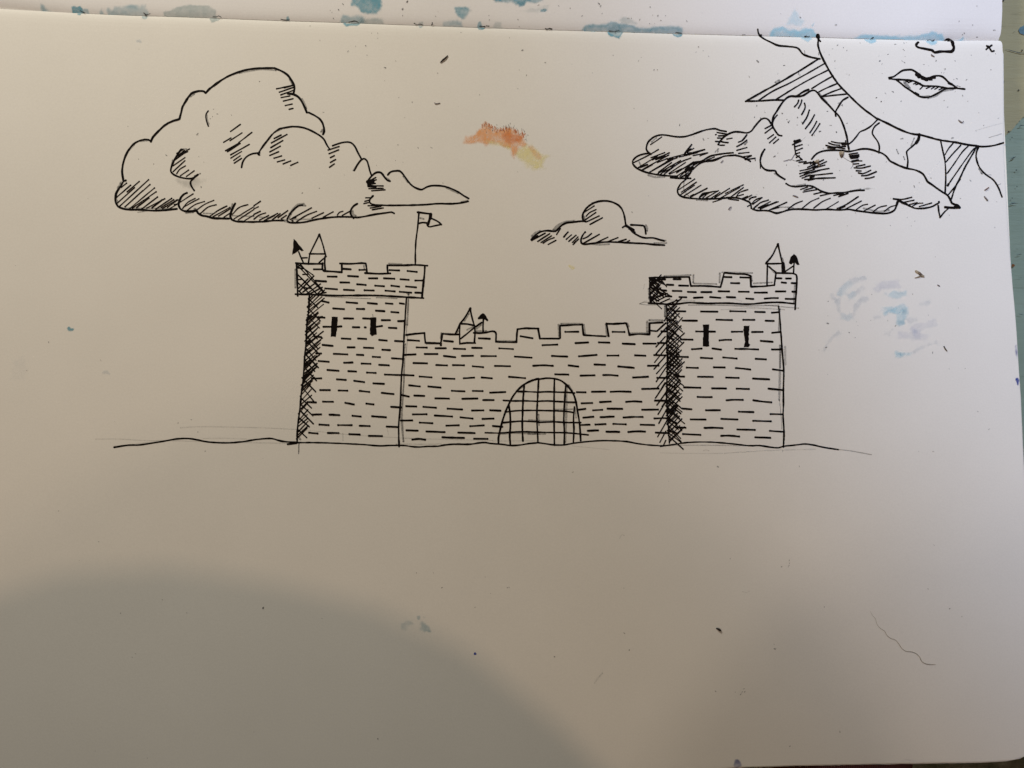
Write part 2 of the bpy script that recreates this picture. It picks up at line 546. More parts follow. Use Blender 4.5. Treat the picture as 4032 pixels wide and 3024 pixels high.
# ------------------------------------------------------------------ the open sketchbook
book = tag(empty('sketchbook', (0, 0, TZ)), 'open sketchbook with a black pen drawing of a castle, clouds and a cropped sun', 'sketchbook')
def B(o, parent=None):
    """hang a mesh given in world coordinates under the sketchbook or one of its parts"""
    o.parent = parent or book
    o.matrix_parent_inverse = Matrix.Translation(book.location).inverted() if parent is None else Matrix.Identity(4)
    return o

RX = [(-400, 3944), (40, 3945), (100, 3944), (135, 3942), (150, 3939), (155, 3939), (158, 3945), (163, 3947.5), (300, 3948), (520, 3949.5), (620, 3950.5), (720, 3955), (800, 3960), (860, 3964),
      (940, 3968), (1100, 3984), (1270, 4000), (1500, 4014), (1700, 4023), (1850, 4031), (2100, 4040), (2500, 4060), (2900, 4082), (2960, 4080), (2975, 4066)]
RYv = np.array([q[0] for q in RX], float); RXv = np.array([q[1] for q in RX], float)
def right_x(y): return float(np.interp(y, RYv, RXv)) + (vnoise(y / 16, 3.3, 5) - .5) * 1.6
BXY = [(-700, 3110), (1000, 3068), (2400, 3031), (2880, 3022), (3000, 3017), (3200, 3012), (3600, 3004), (3780, 3001), (3900, 2999), (3985, 2992), (4018, 2984), (4040, 2974), (4100, 2940)]
BXv = np.array([q[0] for q in BXY], float); BYv = np.array([q[1] for q in BXY], float)
def bottom_y(x): return float(np.interp(x, BXv, BYv)) + (vnoise(x / 15, 9.1, 6) - .5) * 2.0

def leaf(name, y_from, y_to, rows, nx, mat, thick, zlift=0.0, dx=0.0, dyb=0.0, x_left=-620, flip=1):
    """one leaf of paper as a grid in page coordinates, with turned-down thickness at its borders"""
    top, idx = [], {}
    nt_ = len(rows)
    for r_, t in enumerate(rows):
        for c in range(nx + 1):
            s = c / nx
            # iterate once so that the right border follows its own y
            x = x_left + s * (4000 - x_left)
            y = y_from(x) + t * (y_to(x) - y_from(x))
            x = x_left + s * (right_x(y) + dx - x_left)
            y = y_from(x) + t * (y_to(x) + (dyb if t > .5 else 0) * t - y_from(x))
            p = pt(x, y, zlift)
            idx[(r_, c)] = len(top); top.append(p)
    faces = []
    for r_ in range(nt_ - 1):
        for c in range(nx):
            q = (idx[(r_, c)], idx[(r_ + 1, c)], idx[(r_ + 1, c + 1)], idx[(r_, c + 1)])
            faces.append(q if flip > 0 else tuple(reversed(q)))
    # border walls
    loop = [(0, c) for c in range(nx + 1)] + [(r_, nx) for r_ in range(1, nt_)] + [(nt_ - 1, c) for c in range(nx - 1, -1, -1)] + [(r_, 0) for r_ in range(nt_ - 2, 0, -1)]
    lows = []
    for k in loop:
        p = top[idx[k]]; lows.append(len(top)); top.append((p[0], p[1], p[2] - thick))
    m_ = len(loop)
    for i in range(m_):
        a, b2 = idx[loop[i]], idx[loop[(i + 1) % m_]]
        q = (a, b2, lows[(i + 1) % m_], lows[i])
        faces.append(q if flip > 0 else tuple(reversed(q)))
    return mesh_obj(name, top, faces, mat, None, False)

rows_low = [0, .0006, .0013, .0022, .0034, .005, .0075, .011, .016, .025, .04] + [.04 + .96 * k / 34 for k in range(1, 35)]
page = leaf('page', gutter_y, bottom_y, rows_low, 120, M_page, 0.00022)
B(page)
up_to = lambda x: gutter_y(x) - 380.0
rows_up = [0, .004, .009, .015, .023, .033, .046, .063, .085, .115, .16, .22, .3, .4, .55, .7, .85, 1.0]
facing = leaf('facing_page', lambda x: gutter_y(x) - 1.6, up_to, rows_up, 120, M_page_up, 0.00022, flip=-1)
B(facing)
facing['label'] = 'facing page above the fold, stained with blue paint'
# pages lying under the drawn leaf, showing as a pale line along the worn edges
under_leaf = leaf('under_page', gutter_y, bottom_y, [0, .02, .1, .3, .5, .7, .85, .93, .97, 1.0], 90, M_edge, 0.010, zlift=-0.00045, dx=6.0, dyb=6.0)
B(under_leaf)
under_up = leaf('under_page', lambda x: gutter_y(x) - 6, up_to, [0, .1, .3, .6, 1.0], 60, M_edge, 0.009, zlift=-0.00045, dx=3.5, flip=-1)
B(under_up)
# cover board below the pages
M_cover = solid('black_cover_board', (0.02, 0.02, 0.022), 0.6, 0.3, 300)
cpts = [ray_to(-620, -230, 0), ray_to(3935, -230, 0), ray_to(3935, 130, 0), ray_to(4010, 2960, 0), ray_to(-620, 3040, 0)]
cv = [(p[0], p[1], -0.0107) for p in cpts] + [(p[0], p[1], -0.0132) for p in cpts]
nC = len(cpts)
cf = [tuple(range(nC - 1, -1, -1)), tuple(range(nC, 2 * nC))] + [(i, (i + 1) % nC, nC + (i + 1) % nC, nC + i) for i in range(nC)]
B(mesh_obj('cover', cv, cf, M_cover, None, False))

# ------------------------------------------------------------------ the photographer, sitting at the table (behind the camera)
M_skin = solid('skin', (0.50, 0.31, 0.23), 0.5, 0.08, 60)
M_shirt = solid('grey_jumper', (0.10, 0.10, 0.11), 0.85, 0.25, 400)
M_trouser, nt, b = new_mat('maroon_corduroy')
wv = nt.nodes.new('ShaderNodeTexWave'); wv.inputs['Scale'].default_value = 260; wv.inputs['Distortion'].default_value = 0.6
tc = nt.nodes.new('ShaderNodeTexCoord'); nt.links.new(tc.outputs['Object'], wv.inputs['Vector'])
rr_ = ramp(nt, wv.outputs['Fac'], [(0.2, (0.085, 0.018, 0.010)), (0.8, (0.17, 0.042, 0.022))])
nt.links.new(rr_.outputs[0], b.inputs['Base Color']); b.inputs['Roughness'].default_value = 0.9
bump(nt, b, wv.outputs['Fac'], 1.0, 0.001)
M_hair = solid('dark_brown_hair', (0.03, 0.018, 0.011), 0.5, 0.4, 200)
M_eye = solid('eye_white', (0.7, 0.68, 0.65), 0.2, 0.05, 50)

PX, PY = -0.085, 0.0
def sk(chains, levels, name, mats, matfn=None):
    verts, edges, radii, key = [], [], [], {}
    for ch in chains:
        prev = None
        for (x, y, z, r_) in ch:
            k = (round(x, 4), round(y, 4), round(z, 4))
            if k not in key:
                key[k] = len(verts); verts.append((x, y, z)); radii.append(r_)
            if prev is not None and prev != key[k]: edges.append((prev, key[k]))
            prev = key[k]
    me = bpy.data.meshes.new(name); me.from_pydata(verts, edges, [])
    o = bpy.data.objects.new(name, me); COL.objects.link(o)
    sm = o.modifiers.new('s', 'SKIN'); sm.use_smooth_shade = True
    if not me.skin_vertices:
        bpy.context.view_layer.objects.active = o
    lay = me.skin_vertices[0].data
    for i, r_ in enumerate(radii):
        lay[i].radius = (r_ if not isinstance(r_, tuple) else r_[0], r_ if not isinstance(r_, tuple) else r_[1])
        lay[i].use_root = (i == 0)
    sub = o.modifiers.new('u', 'SUBSURF'); sub.levels = levels; sub.render_levels = levels
    dg = bpy.context.evaluated_depsgraph_get()
    me2 = bpy.data.meshes.new_from_object(o.evaluated_get(dg))
    o.modifiers.clear(); o.data = me2
    for mt in mats: me2.materials.append(mt)
    me2.polygons.foreach_set('use_smooth', [True] * len(me2.polygons))
    if matfn:
        for p in me2.polygons: p.material_index = matfn(p.center)
    return o

HEAD = (-0.10, -0.385, 0.47)
hips = (PX, -0.60, -0.22)
spine = [(hips[0], hips[1], hips[2], (.15, .11)), (PX, -.59, -.06, (.14, .10)), (PX, -.55, .09, (.155, .11)), (PX, -.50, .22, (.15, .09)), (PX - .005, -.455, .30, (.055, .055)),
         (HEAD[0], -.415, .385, (.060, .065)), (HEAD[0], -.395, .455, (.088, .10)), (HEAD[0], -.385, .53, (.082, .095)), (HEAD[0], -.388, .575, (.05, .06))]
chains = [spine]
chains.append([(HEAD[0], -.395, .455, (.088, .10)), (HEAD[0], -.300, .452, .016), (HEAD[0], -.283, .437, .011)])     # nose
def arm(s):
    sh = (PX + s * .17, -.51, .21)
    el = (PX + s * .27, -.50, -.04); wr = (PX + s * .20, -.31, -.095)
    ch = [(PX, -.50, .22, (.15, .09)), (*sh, .062), (PX + s * .225, -.515, .09, .050), (*el, .044), (PX + s * .24, -.41, -.07, .038), (*wr, .027), (PX + s * .185, -.265, -.105, (.036, .016)), (PX + s * .175, -.225, -.110, (.038, .013))]
    out = [ch]
    palm = (PX + s * .175, -.225, -.110, (.038, .013))
    for k, (dx, L) in enumerate(((-.028, .062), (-.009, .072), (.010, .066), (.027, .052))):
        bx = palm[0] + s * dx
        out.append([palm, (bx, palm[1] + .022, -.112, .0095), (bx + s * dx * .15, palm[1] + .022 + L * .5, -.114, .0088), (bx + s * dx * .2, palm[1] + .020 + L * .85, -.121, .0078), (bx + s * dx * .2, palm[1] + .016 + L, -.129, .0065)])
    out.append([(PX + s * .185, -.265, -.105, (.036, .016)), (PX + s * .145, -.245, -.108, .012), (PX + s * .122, -.215, -.112, .010), (PX + s * .112, -.188, -.117, .008)])
    return out
chains += arm(1) + arm(-1)
def legs(s, kx, ky):
    hp = (PX + s * .09, -.58, -.225)
    return [[(hips[0], hips[1], hips[2], (.15, .11)), (*hp, .098), ((hp[0] + kx) / 2, (hp[1] + ky) / 2, -.218, .092), (kx, ky, -.213, .074), (kx + .005, ky + .045, -.30, .055), (kx, ky + .03, -.45, .052), (kx - .005, ky + .0, -.67, .036),
             (kx, ky + .02, -.715, (.042, .035)), (kx + s * .01, ky + .11, -.728, (.045, .022)), (kx + s * .012, ky + .16, -.730, (.036, .018))]]
chains += legs(1, 0.218, -0.175) + legs(-1, -0.31, -0.175)
def matfn(c):
    if c.z > .335: return 0
    if c.y > -.305 and -.14 < c.z < -.085 and abs(c.x - PX) > .09: return 0
    if c.z > -.135 and not (c.z < -.12 and c.y > -.45): return 1
    return 2
person_mesh = sk(chains, 2, 'body', [M_skin, M_shirt, M_trouser], matfn)
person = tag(empty('person', (PX, -0.6, FLOOR_Z)), 'seated person in maroon trousers, knees just below the page bottom edge', 'person')
def PR(o): return under(o, person)
PR(person_mesh)
bm = bmesh.new(); bmesh.ops.create_uvsphere(bm, u_segments=36, v_segments=22, radius=1)
for v in bm.verts:
    c = v.co.copy()
    front = max(0, c.y)
    k = 1 + .012 * math.sin(c.x * 9 + c.z * 7) * math.sin(c.y * 8)
    w_ = min(1, max(0, (c.y + .35) / .8))
    low = .13 * (1 - w_) + .035 * w_          # the fringe ends above the face
    v.co = Vector((HEAD[0] + c.x * .098 * k, -.402 + c.y * .104 * k, .505 + c.z * (.112 if c.z > 0 else low)))
me = bpy.data.meshes.new('hair'); bm.to_mesh(me); bm.free(); me.materials.append(M_hair)
me.polygons.foreach_set('use_smooth', [True] * len(me.polygons))
o = bpy.data.objects.new('hair', me); COL.objects.link(o); PR(o)
for s in (-1, 1):
    bm = bmesh.new(); bmesh.ops.create_uvsphere(bm, u_segments=14, v_segments=8, radius=.012)
    for v in bm.verts: v.co += Vector((HEAD[0] + s * .032, -.3115, .470))
    me = bpy.data.meshes.new('eye'); bm.to_mesh(me); bm.free(); me.materials.append(M_eye)
    o = bpy.data.objects.new('eye', me); COL.objects.link(o); PR(o)
stool = tag(empty('stool', (PX, -0.6, FLOOR_Z)), 'plain wooden stool the person in maroon trousers sits on', 'stool')
M_stool = solid('beech_wood', (0.36, 0.23, 0.12), 0.5, 0.2, 30)
under(rounded_slab('seat', PX - .19, PX + .19, -.78, -.42, -.355, -.318, .01, M_stool), stool)
for sx in (-.15, .15):
    for sy in (-.74, -.46):
        under(rounded_slab('leg', PX + sx - .018, PX + sx + .018, sy - .018, sy + .018, FLOOR_Z, -.356, .004, M_stool), stool)

# ------------------------------------------------------------------ the drawing, stroke by stroke
Z_PENCIL, Z_INK = 0.00003, 0.00006
def ink(): return Pen(M_ink, Z_INK)
def gr(): return Pen(M_pencil, Z_PENCIL)
def grf(): return Pen(M_pencil_faint, Z_PENCIL - 4e-6)
def P(pen, name, parent=None, label=None):
    o = pen.build(name, None, label)
    return B(o, parent)
def S(name, reg, text, mat, strength, parent=None, label=None, **kw):
    o = stain(name, None, reg, text, mat, strength, label=label, **kw)
    return B(o, parent) if o else None
W = 7.4; HW = 4.6; DW = 6.6

# --- big piled-up cloud
p = ink()
p.add('A', "240 1415 228 1340 228 1290 240 1220 262 1150 300 1080 350 1020 410 985 470 970 515 972 540 992", W)
p.add('A', "540 990 560 945 620 880 690 815 760 775 850 746", W).add('A', "850 746 870 670 885 610 920 550 980 468 1030 448 1080 440 1115 445 1135 462", W)
p.add('A', "1135 462 1180 415 1260 355 1370 285 1490 235 1600 205 1720 192 1880 190;1880 190 1960 222 2020 260 2060 310 2092 370 2100 410 2090 465", W)
p.add('B', "90 328 150 335 200 360 235 400 270 465 300 535;320 535 390 570 440 605 470 650 485 700 487 740 475 770", W)
p.add('C', "355 410 320 425 290 480 245 545 215 600 205 660 205 720 240 785 300 815 380 832 560 835 760 848 950 838 1095 822", 7.6)
p.add('C', "1240 590 1195 612 1160 650 1135 700 1120 760 1140 815 1180 845 1240 858 1320 855 1380 845;1380 842 1400 880 1450 915 1530 930 1620 955 1740 960 1850 963;1940 745 1910 800 1885 860 1870 930 1890 975 1950 1000 2050 1008 2212 1012", W)
p.add('D', "0 1010 140 1005 300 990 425 988;700 765 650 775 600 810 540 870 500 930 480 985 510 1015 580 1022 720 1015 900 975 1100 945 1250 935 1400 938 1500 945 1600 930 1750 900 1900 880 2000 868 2035 885;1500 745 1450 775 1415 820 1400 870 1410 910 1445 955", 6.6)
p.add('A', "1722 1112 1700 1115 1650 1120 1600 1140 1560 1175 1535 1220 1525 1270;1720 1135 1705 1130 1730 1080 1800 985 1880 890 1938 850", 6.2)
p.add('B', "0 712 60 700 140 688 230 693 310 715 390 755 440 785 485 825 515 885 550 935", 6.4)
p.add('A', "870 1075 830 1130 790 1200 765 1260 755 1310 775 1340 830 1370 910 1390 990 1390 1050 1350;1005 1390 975 1420 970 1450 985 1485 1010 1522", 6.4)
p.add('A', "1163 657 1140 690 1137 730 1150 785 1165 822", 5)
p.add('B', "580 895 650 870 720 855 780 862 820 900 850 960 890 1035;815 1165 850 1100 890 1050 920 1035 950 1055 970 1110 985 1170 1000 1210", 6.2)
cloud_a = P(p, 'drawn_cloud', None, 'largest drawn cloud, piled up above the flag tower')
h = ink()
h.add('A', "1905 415 2080 378;1935 452 2085 400;1950 482 2085 432;1955 510 2050 492;1980 548 2085 522;2000 597 2075 580;2042 638 2085 628;1990 405 2060 385", 5.0)
h.add('A', "1405 880 1512 803;1330 998 1410 950;1400 980 1530 895;1495 1000 1637 890;1350 1090 1500 1005;1395 1088 1510 1010;1370 1100 1480 1030;1405 1135 1610 1020;1408 1170 1525 1098;1440 1195 1510 1145;1445 1225 1525 1172", 4.8)
h.add('A', "1880 955 1955 918;1850 1003 2018 912;1843 1055 1973 978;1832 1102 1945 1040;1832 1140 1928 1100;1878 1170 1960 1145;1915 1210 1993 1188;1978 1232 2058 1200;2060 1248 2135 1215", 5.0, dot=1.1)
h.add('A', "830 1145 960 1070;850 1140 940 1100;820 1120 890 1075;800 1190 915 1105 w5;780 1255 910 1165;780 1318 910 1198;820 1340 850 1295 915 1255;860 1362 950 1300;925 1370 1010 1308;830 1150 905 1085", 4.4)
h.add('C', "290 510 365 450;225 650 425 480;375 575 550 425;235 735 480 515;270 780 685 400;345 790 705 470;345 790 600 560;415 815 770 520;450 810 795 575;515 800 690 665;590 820 815 650;660 810 920 675;735 810 890 690;740 800 880 690;790 825 1020 670;870 800 1050 690;890 815 1090 695;960 800 1110 690;1000 815 1120 740;1060 760 1120 745", 4.3, dot=1.35)
h.add('C', "1150 720 1330 605;1180 815 1250 730 1360 670;1190 800 1300 735 1415 675;1250 840 1360 760 1495 715;1400 825 1500 755 1630 698;1440 885 1550 795 1665 762;1580 925 1700 840 1820 780;1620 935 1865 800;1700 925 1870 820;1780 940 1870 880", 4.2, dot=1.2)
h.add('C', "1900 900 2000 800 2125 760;1925 965 2212 790;1985 980 2212 830;2080 990 2212 910", 4.2)
h.add('D', "0 775 95 710;0 820 65 790;0 900 95 855;0 970 80 910 170 880;80 985 215 915;150 990 345 885;160 985 300 915;265 980 380 890;350 950 490 845;355 945 440 880;395 965 470 915;360 940 485 850", 4.6)
h.add('D', "525 975 600 940;560 955 835 805;560 955 610 945;620 1005 760 915 910 855;840 955 1010 875;1005 940 1150 862;1210 910 1240 870 1290 855;1280 915 1400 850;550 990 565 995 w5", 4.3)
h.add('B', "530 942 650 903;540 982 645 940;555 1025 598 1003;555 1077 612 1045;545 1130 598 1093", 5.0)
P(h, 'hatching', cloud_a)
g = gr()
g.add('A', "250 1190 290 1100 340 1025 w6;970 500 1010 470 w9;1500 245 1720 205 1900 215 w7;2050 310 2085 370 w9;870 1072 930 1072 w6;760 1270 775 1190 w6;1150 700 1155 760 1172 800 w5;160 1610 172 1640 w8;300 1090 360 1025 w6;430 990 520 980 w5;1890 890 1960 855 w5", 6)
g.add('C', "250 520 290 450 w14;1230 880 1330 870 w9;530 872 680 850 w5;1350 820 1375 835 w9;1480 885 1620 890 w6;1900 920 2212 930 w6;215 740 235 770 w9;300 815 480 805 w5;500 810 1000 820 w6;1900 750 1890 800 w8;1350 345 1435 310 w6", 6)
g.add('D', "520 900 580 820 640 765 720 752 w12;500 960 530 890 w12;700 770 750 775 w7;80 940 250 945 w5;560 975 850 970 w6;440 990 500 1010 w10;1430 850 1440 900 1480 925 w9", 7)
g.add('B', "245 385 275 440 295 490 w7;455 745 470 720 w9;805 1165 850 1100 890 1050 w7", 6)
P(g, 'pencil_sketch', cloud_a)
S('smudge', 'A', "820 1410 940 1400 1060 1395 1140 1420 1100 1450 980 1500 900 1470 830 1440", M_smudge, 0.22, cloud_a, soft=16, ragged=9, rim=0)

# --- thin cloud trailing right
p = ink()
p.add('B', "955 1290 990 1240 1030 1200 1070 1182 1110 1190 1140 1230 1175 1270 1205 1280;1180 1212 1210 1180 1260 1168 1310 1170 1350 1210 1400 1280 1440 1325 1500 1360 1550 1372 1600 1345 1650 1330 1720 1328 1800 1338 1880 1365 1950 1400 2010 1440 2060 1468;1020 1440 995 1465 980 1490 990 1520 1030 1538 1120 1543 1400 1542 1600 1535 1720 1525 1900 1525 2000 1512 2055 1500", 6.6)
cloud_t = P(p, 'drawn_cloud', None, 'thin drawn cloud tail pointing right above the flag')
h = ink()
h.add('B', "960 1290 1050 1240;980 1290 1055 1265;960 1315 1045 1305;985 1330 1130 1332;975 1362 1130 1358;1005 1385 1150 1375;962 1288 1015 1272 w13;975 1300 1020 1290 w12;970 1332 1045 1340 w10;940 1462 1000 1460;930 1500 985 1485;920 1525 985 1510;965 1548 1105 1548;990 1573 1105 1555;1010 1592 1130 1572", 4.8)
P(h, 'hatching', cloud_t)
g = gr().add('B', "1110 1195 1140 1230 w7;1350 1225 1400 1290 w9;1820 1350 1950 1410 w9;1980 1505 2050 1490 w6;1160 1245 1195 1265 w7", 7)
P(g, 'pencil_sketch', cloud_t)

# --- small cloud in the middle
p = ink()
p.add('E', "125 635 150 600 200 555 270 520 340 508 420 515 470 515 510 480 560 430 630 395 720 385 850 372 910 378;875 370 862 320 870 260 900 205 960 145 1040 100 1120 80 1220 78 1310 100 1390 145 1440 210 1465 280 1480 360 1490 430;1445 462 1480 440 1520 450 1580 520 1650 570 1750 612 1890 615 1960 635 2045 658;1560 425 1700 432 1750 440 1770 480 1780 555;900 530 860 580 840 640 845 685 880 705 1000 695 1180 675 1400 678 1600 690 1800 700 1900 712 2050 720", 6.8)
cloud_s = P(p, 'drawn_cloud', None, 'smallest drawn cloud, above the castle wall')
h = ink()
h.add('E', "1500 440 1600 500 w11;1540 480 1620 535 w8;890 240 1030 150;915 300 960 250 1058 203;895 355 1055 245;920 380 1103 295;970 418 1150 322;870 625 930 600 992 550;880 690 1105 563;1060 685 1228 605;1230 670 1375 610;1380 670 1495 635;1500 675 1543 652", 5.0)
h.add('E', "125 640 210 580;140 640 320 545;210 665 385 553;260 680 410 585;290 690 370 640 450 610;365 708 475 650;485 565 540 480;590 600 650 530 w6;625 635 700 570;660 665 768 575;715 680 795 600;725 710 805 630;740 690 800 635;125 640 170 600 w10", 5.0)
P(h, 'hatching', cloud_s)
g = gr().add('E', "130 590 180 545 250 518 w12;440 500 500 440 580 395 740 370 w11;980 700 1100 712 1250 705 w7;1780 430 1800 480 1795 515 w9;1900 690 2080 690 w7;1000 108 1080 85 w7;880 300 890 340 w9;2040 650 2070 655 w6", 8)
P(g, 'pencil_sketch', cloud_s)

# --- layered cloud in front of the sun
p = ink()
p.add('F', "380 580 340 550 315 510 315 470 335 410 380 360 440 320 520 300 600 303 700 320 780 328 870 325 960 300 1060 265 1150 235 1240 215 1320 212 1380 235 1470 250;360 565 280 575 200 600 140 640 115 680 120 720 160 770 230 810 340 850 500 880 650 895 765 900;665 920 830 930 955 930", 6.4)
p.add('F', "990 770 970 820 930 880 880 950 820 1000 780 1060 765 1110 780 1160 830 1195 920 1215 1080 1228 1280 1228 1400 1222 1520 1210 1650 1220 1760 1255 1810 1280 1830 1320 1835 1365;1600 595 1530 600 1440 610 1350 650 1280 675 1150 690 1080 720 1030 760 990 800;1570 560 1450 570 1320 590 1250 605 1180 640 1120 680 1010 700 960 730 880 800;1600 595 1700 620 1780 660 1820 685", 6.2)
p.add('F', "1355 440 1380 395 1440 330 1510 285 1580 258 1660 258 1740 270 1790 270 1840 240 1880 185 1930 125 1980 75 2040 60 2080 80 2110 120 2140 165;1360 440 1380 450 1445 450 w5;1650 405 1700 385 1740 340 1770 300 w5.5", 6.6)
p.add('F', "1280 1275 1400 1235;1500 1230 1650 1250;1780 1340 1830 1310", 4.6)
p.add('K', "85 825 150 845 260 845 340 855 430 885 500 870 600 838 720 825 860 830 1000 838 1150 830 1350 838 1480 830 1600 850 1750 870 1900 885 2000 890 2080 875 2140 840 2165 790 2175 740 2190 710", 6.6)
p.add('K', "570 455 620 485 700 500 800 492 880 485 950 495 1010 525 1080 565 1180 595 1280 592 1400 585 1500 570 1600 555 1700 552", 6.6)
p.add('G', "258 918 225 970 200 1040 195 1100 215 1160 260 1205 320 1225 410 1228 430 1265 480 1310 550 1350;195 1110 197 1190 w4.5", 7)
p.add('G', "505 720 460 710 420 660 370 570 375 490 390 430 430 370 480 290 530 220 580 170 640 145 700 150 760 150 830 130 890 90 940 65 985 65 1020 95 1080 170 1180 270 1280 380 1330 430 1370 500 1410 600 1440 700 1460 800 1470 870 1480 920;700 155 760 120 820 80 895 50;340 530 370 575 w6", 6.8)
p.add('G', "370 545 400 470 440 420", 5)
p.add('G', "940 1060 990 1000 1050 960 1150 935 1260 930 1380 935 1480 950 1560 935 1650 915 1750 912 1850 935 1900 955", 6.8)
p.add('H', "620 395 700 425 760 470 810 535 870 570 965 615 1090 660 1200 680 1280 710 1340 750 1380 810 1410 865 1480 915 1570 980 1660 1040 1730 1085 1760 1130 1780 1170 1800 1210 1850 1230 1890 1240 1925 1275", 6.6)
p.add('H', "1690 1272 1780 1280 1920 1280 w9;1870 1240 1915 1275 w9;1840 1265 1900 1262 w8;1580 1245 1590 1340 1610 1435 w6.5;1610 1435 1670 1360 1730 1300;870 1140 930 1150 1000 1190 1080 1230 1150 1265 1220 1290 1320 1292 1420 1280 1500 1255 1560 1220 1600 1195 1590 1185;945 1190 920 1260 890 1310 850 1345", 6.2)
cloud_r = P(p, 'drawn_cloud', None, 'layered drawn cloud overlapping the sun')
h = ink()
h.add('F', "375 440 450 390 535 330;130 700 300 620 490 510;195 775 480 600;150 690 350 590;250 805 640 590;345 850 690 640;400 820 800 600;380 630 580 555;400 660 650 560;450 660 640 560;490 840 680 700;480 860 810 670;520 870 620 780 720 740;560 840 690 780;570 870 800 700 960 635;640 860 880 700;650 870 830 790;750 850 1000 690;750 900 1080 690;800 900 940 770;820 910 920 850;780 930 900 880;880 910 950 850;870 570 970 440 w6;900 550 1000 495;860 590 1160 510;930 590 1080 540 1160 515;990 600 1200 560;1090 605 1205 560;790 620 1050 560;1110 680 1280 595;1180 670 1300 620;1200 690 1430 610;640 640 860 580;470 700 620 640;880 560 960 500", 4.4)
h.add('F', "430 640 580 600;460 655 600 610;600 690 760 630;620 660 700 640;220 770 330 730 w6;270 800 400 730 w5;660 790 740 740;930 830 1010 720 w5;880 850 940 790;960 720 1060 690 w7;1130 690 1300 660 w5;1080 700 1200 680 w6;910 560 1020 560 w5", 4.6)
h.add('F', "1340 265 1480 290;1360 315 1450 310;1345 345 1410 350;1315 395 1420 400;1480 360 1555 348;1415 405 1500 412;1315 298 1325 295;1400 240 1470 252;1625 470 1700 430 1770 375;1625 525 1770 485;1650 570 1800 555;1740 650 1835 605;1745 660 1890 640;1700 620 1835 600;1885 640 1893 675 w3", 5.0)
h.add('G', "265 615 350 570;265 680 365 605;305 762 385 705;328 822 418 740;388 830 458 770", 4.8, dot=1.15)
h.add('F', "790 1090 1015 940;820 1130 1040 985;805 1170 1010 1030;860 1185 1105 1030;950 1200 1195 1075 w5;1080 1210 1130 1150 1265 1130;1130 1215 1220 1140 1360 1110;1180 1215 1355 1110;1250 1220 1380 1135;1300 1215 1520 1075;1390 1215 1665 1065;1310 1200 1410 1150;1540 1200 1720 1065;1460 1150 1600 1080 1720 1025;1610 1210 1660 1140 1785 1095;1630 1190 1720 1165;1690 1230 1780 1190;1720 1240 1840 1175;1805 1230 1850 1205 1905 1198;1840 1300 1900 1240 1990 1210;1870 1360 1960 1290 2085 1245;1935 1360 2110 1270;1960 1375 2200 1270;2100 1390 2212 1340;1090 1220 1120 1160 1200 1140;1090 1200 1180 1150 w6;955 1195 1000 1170 w7", 4.2)
h.add('K', "35 690 70 660 135 645;85 755 220 660;100 820 200 730 315 693;165 810 310 760;195 825 320 770 455 718;330 835 580 725;340 832 465 800;600 820 700 750 805 708;800 815 930 715 1045 665;970 810 1100 715 1210 668;1150 825 1325 718;1310 815 1420 770 1615 645 w5;1340 820 1420 785 w6;1420 830 1660 708;1590 830 1680 770 1750 755;1700 850 1860 768;1830 865 1920 800 2025 775;1995 855 2080 795 2160 770", 4.3)
h.add('K', "780 540 880 505;830 552 960 515;815 578 1015 542;970 608 1110 575;1065 632 1210 600;1260 628 1400 595;1330 645 1470 595;1350 620 1400 590;1340 610 1400 610 w8", 4.4)
h.add('G', "690 300 735 250 750 205;748 318 785 250 795 205;795 412 835 340 845 300 835 250;808 545 870 450 905 350;850 615 930 510 978 420;915 675 970 590 1010 515;945 712 1010 620 1055 548", 5.4, dot=1.1)
h.add('G', "690 790 690 860 700 940 715 1000 760 1030 800 1070;680 800 770 775;660 850 785 795;700 880 800 848;705 940 805 900;700 985 765 965;715 1035 760 1010;720 1085 800 1065;755 1105 860 1095;825 1125 930 1105;690 820 770 790", 4.8)
h.add('G', "920 1130 970 1090;880 1180 1110 1070;950 1190 1155 1095;770 1230 930 1190 990 1150;960 1195 1130 1145;765 1270 980 1210;770 1310 1000 1230 1190 1195;800 1335 900 1300 1050 1285 1240 1265;840 1355 1000 1340 1280 1330 w5;890 1365 980 1345 w6;930 1260 1080 1215;830 1280 900 1240;920 1325 970 1310 w7;830 1290 900 1250;960 1120 1030 1100 w7;850 1310 920 1290", 4.6)
h.add('G', "1225 805 1320 825 1430 825;1185 825 1250 850 1345 858;1145 860 1250 885 1430 875;1170 895 1280 905;1300 890 1420 910;1380 845 1440 840 w7;1430 795 1440 850", 4.8)
h.add('G', "1480 990 1605 970;1490 1015 1620 1000 w6;1500 1035 1620 1020 w6;1510 1050 1610 1040 w5;1520 1095 1610 1075 w7;1530 1085 1665 1085;1540 1132 1620 1125;1585 1165 1710 1140;1555 1185 1650 1190 1790 1160;1585 1228 1655 1232 w5;1615 1260 1680 1270 1795 1222;1665 1300 1740 1295 1875 1243 w5.5;1715 1340 1780 1335 1845 1315 w5", 4.8)
h.add('H', "890 1140 980 1150 1060 1140 1160 1115;1030 1195 1195 1162;1110 1235 1245 1200;1175 1255 1250 1215 1335 1208;1280 1262 1475 1205;1000 1195 1080 1225 w8;960 1170 1010 1195 w8", 4.5)
P(h, 'hatching', cloud_r)
g = gr()
g.add('F', "340 880 430 910 580 905 w8;1040 1240 1200 1250 w7;860 980 860 1100 930 1190 w5;1740 440 1770 400 w8;390 400 460 340 w6;210 690 230 740 w6;1310 550 1360 500 w5;1355 500 1350 550 w5;960 310 1150 240 w4", 6)
g.add('K', "360 830 480 800 620 800 680 812 w6;1500 560 1650 535 w6;400 310 550 400 w6;650 490 850 465 w6", 6)
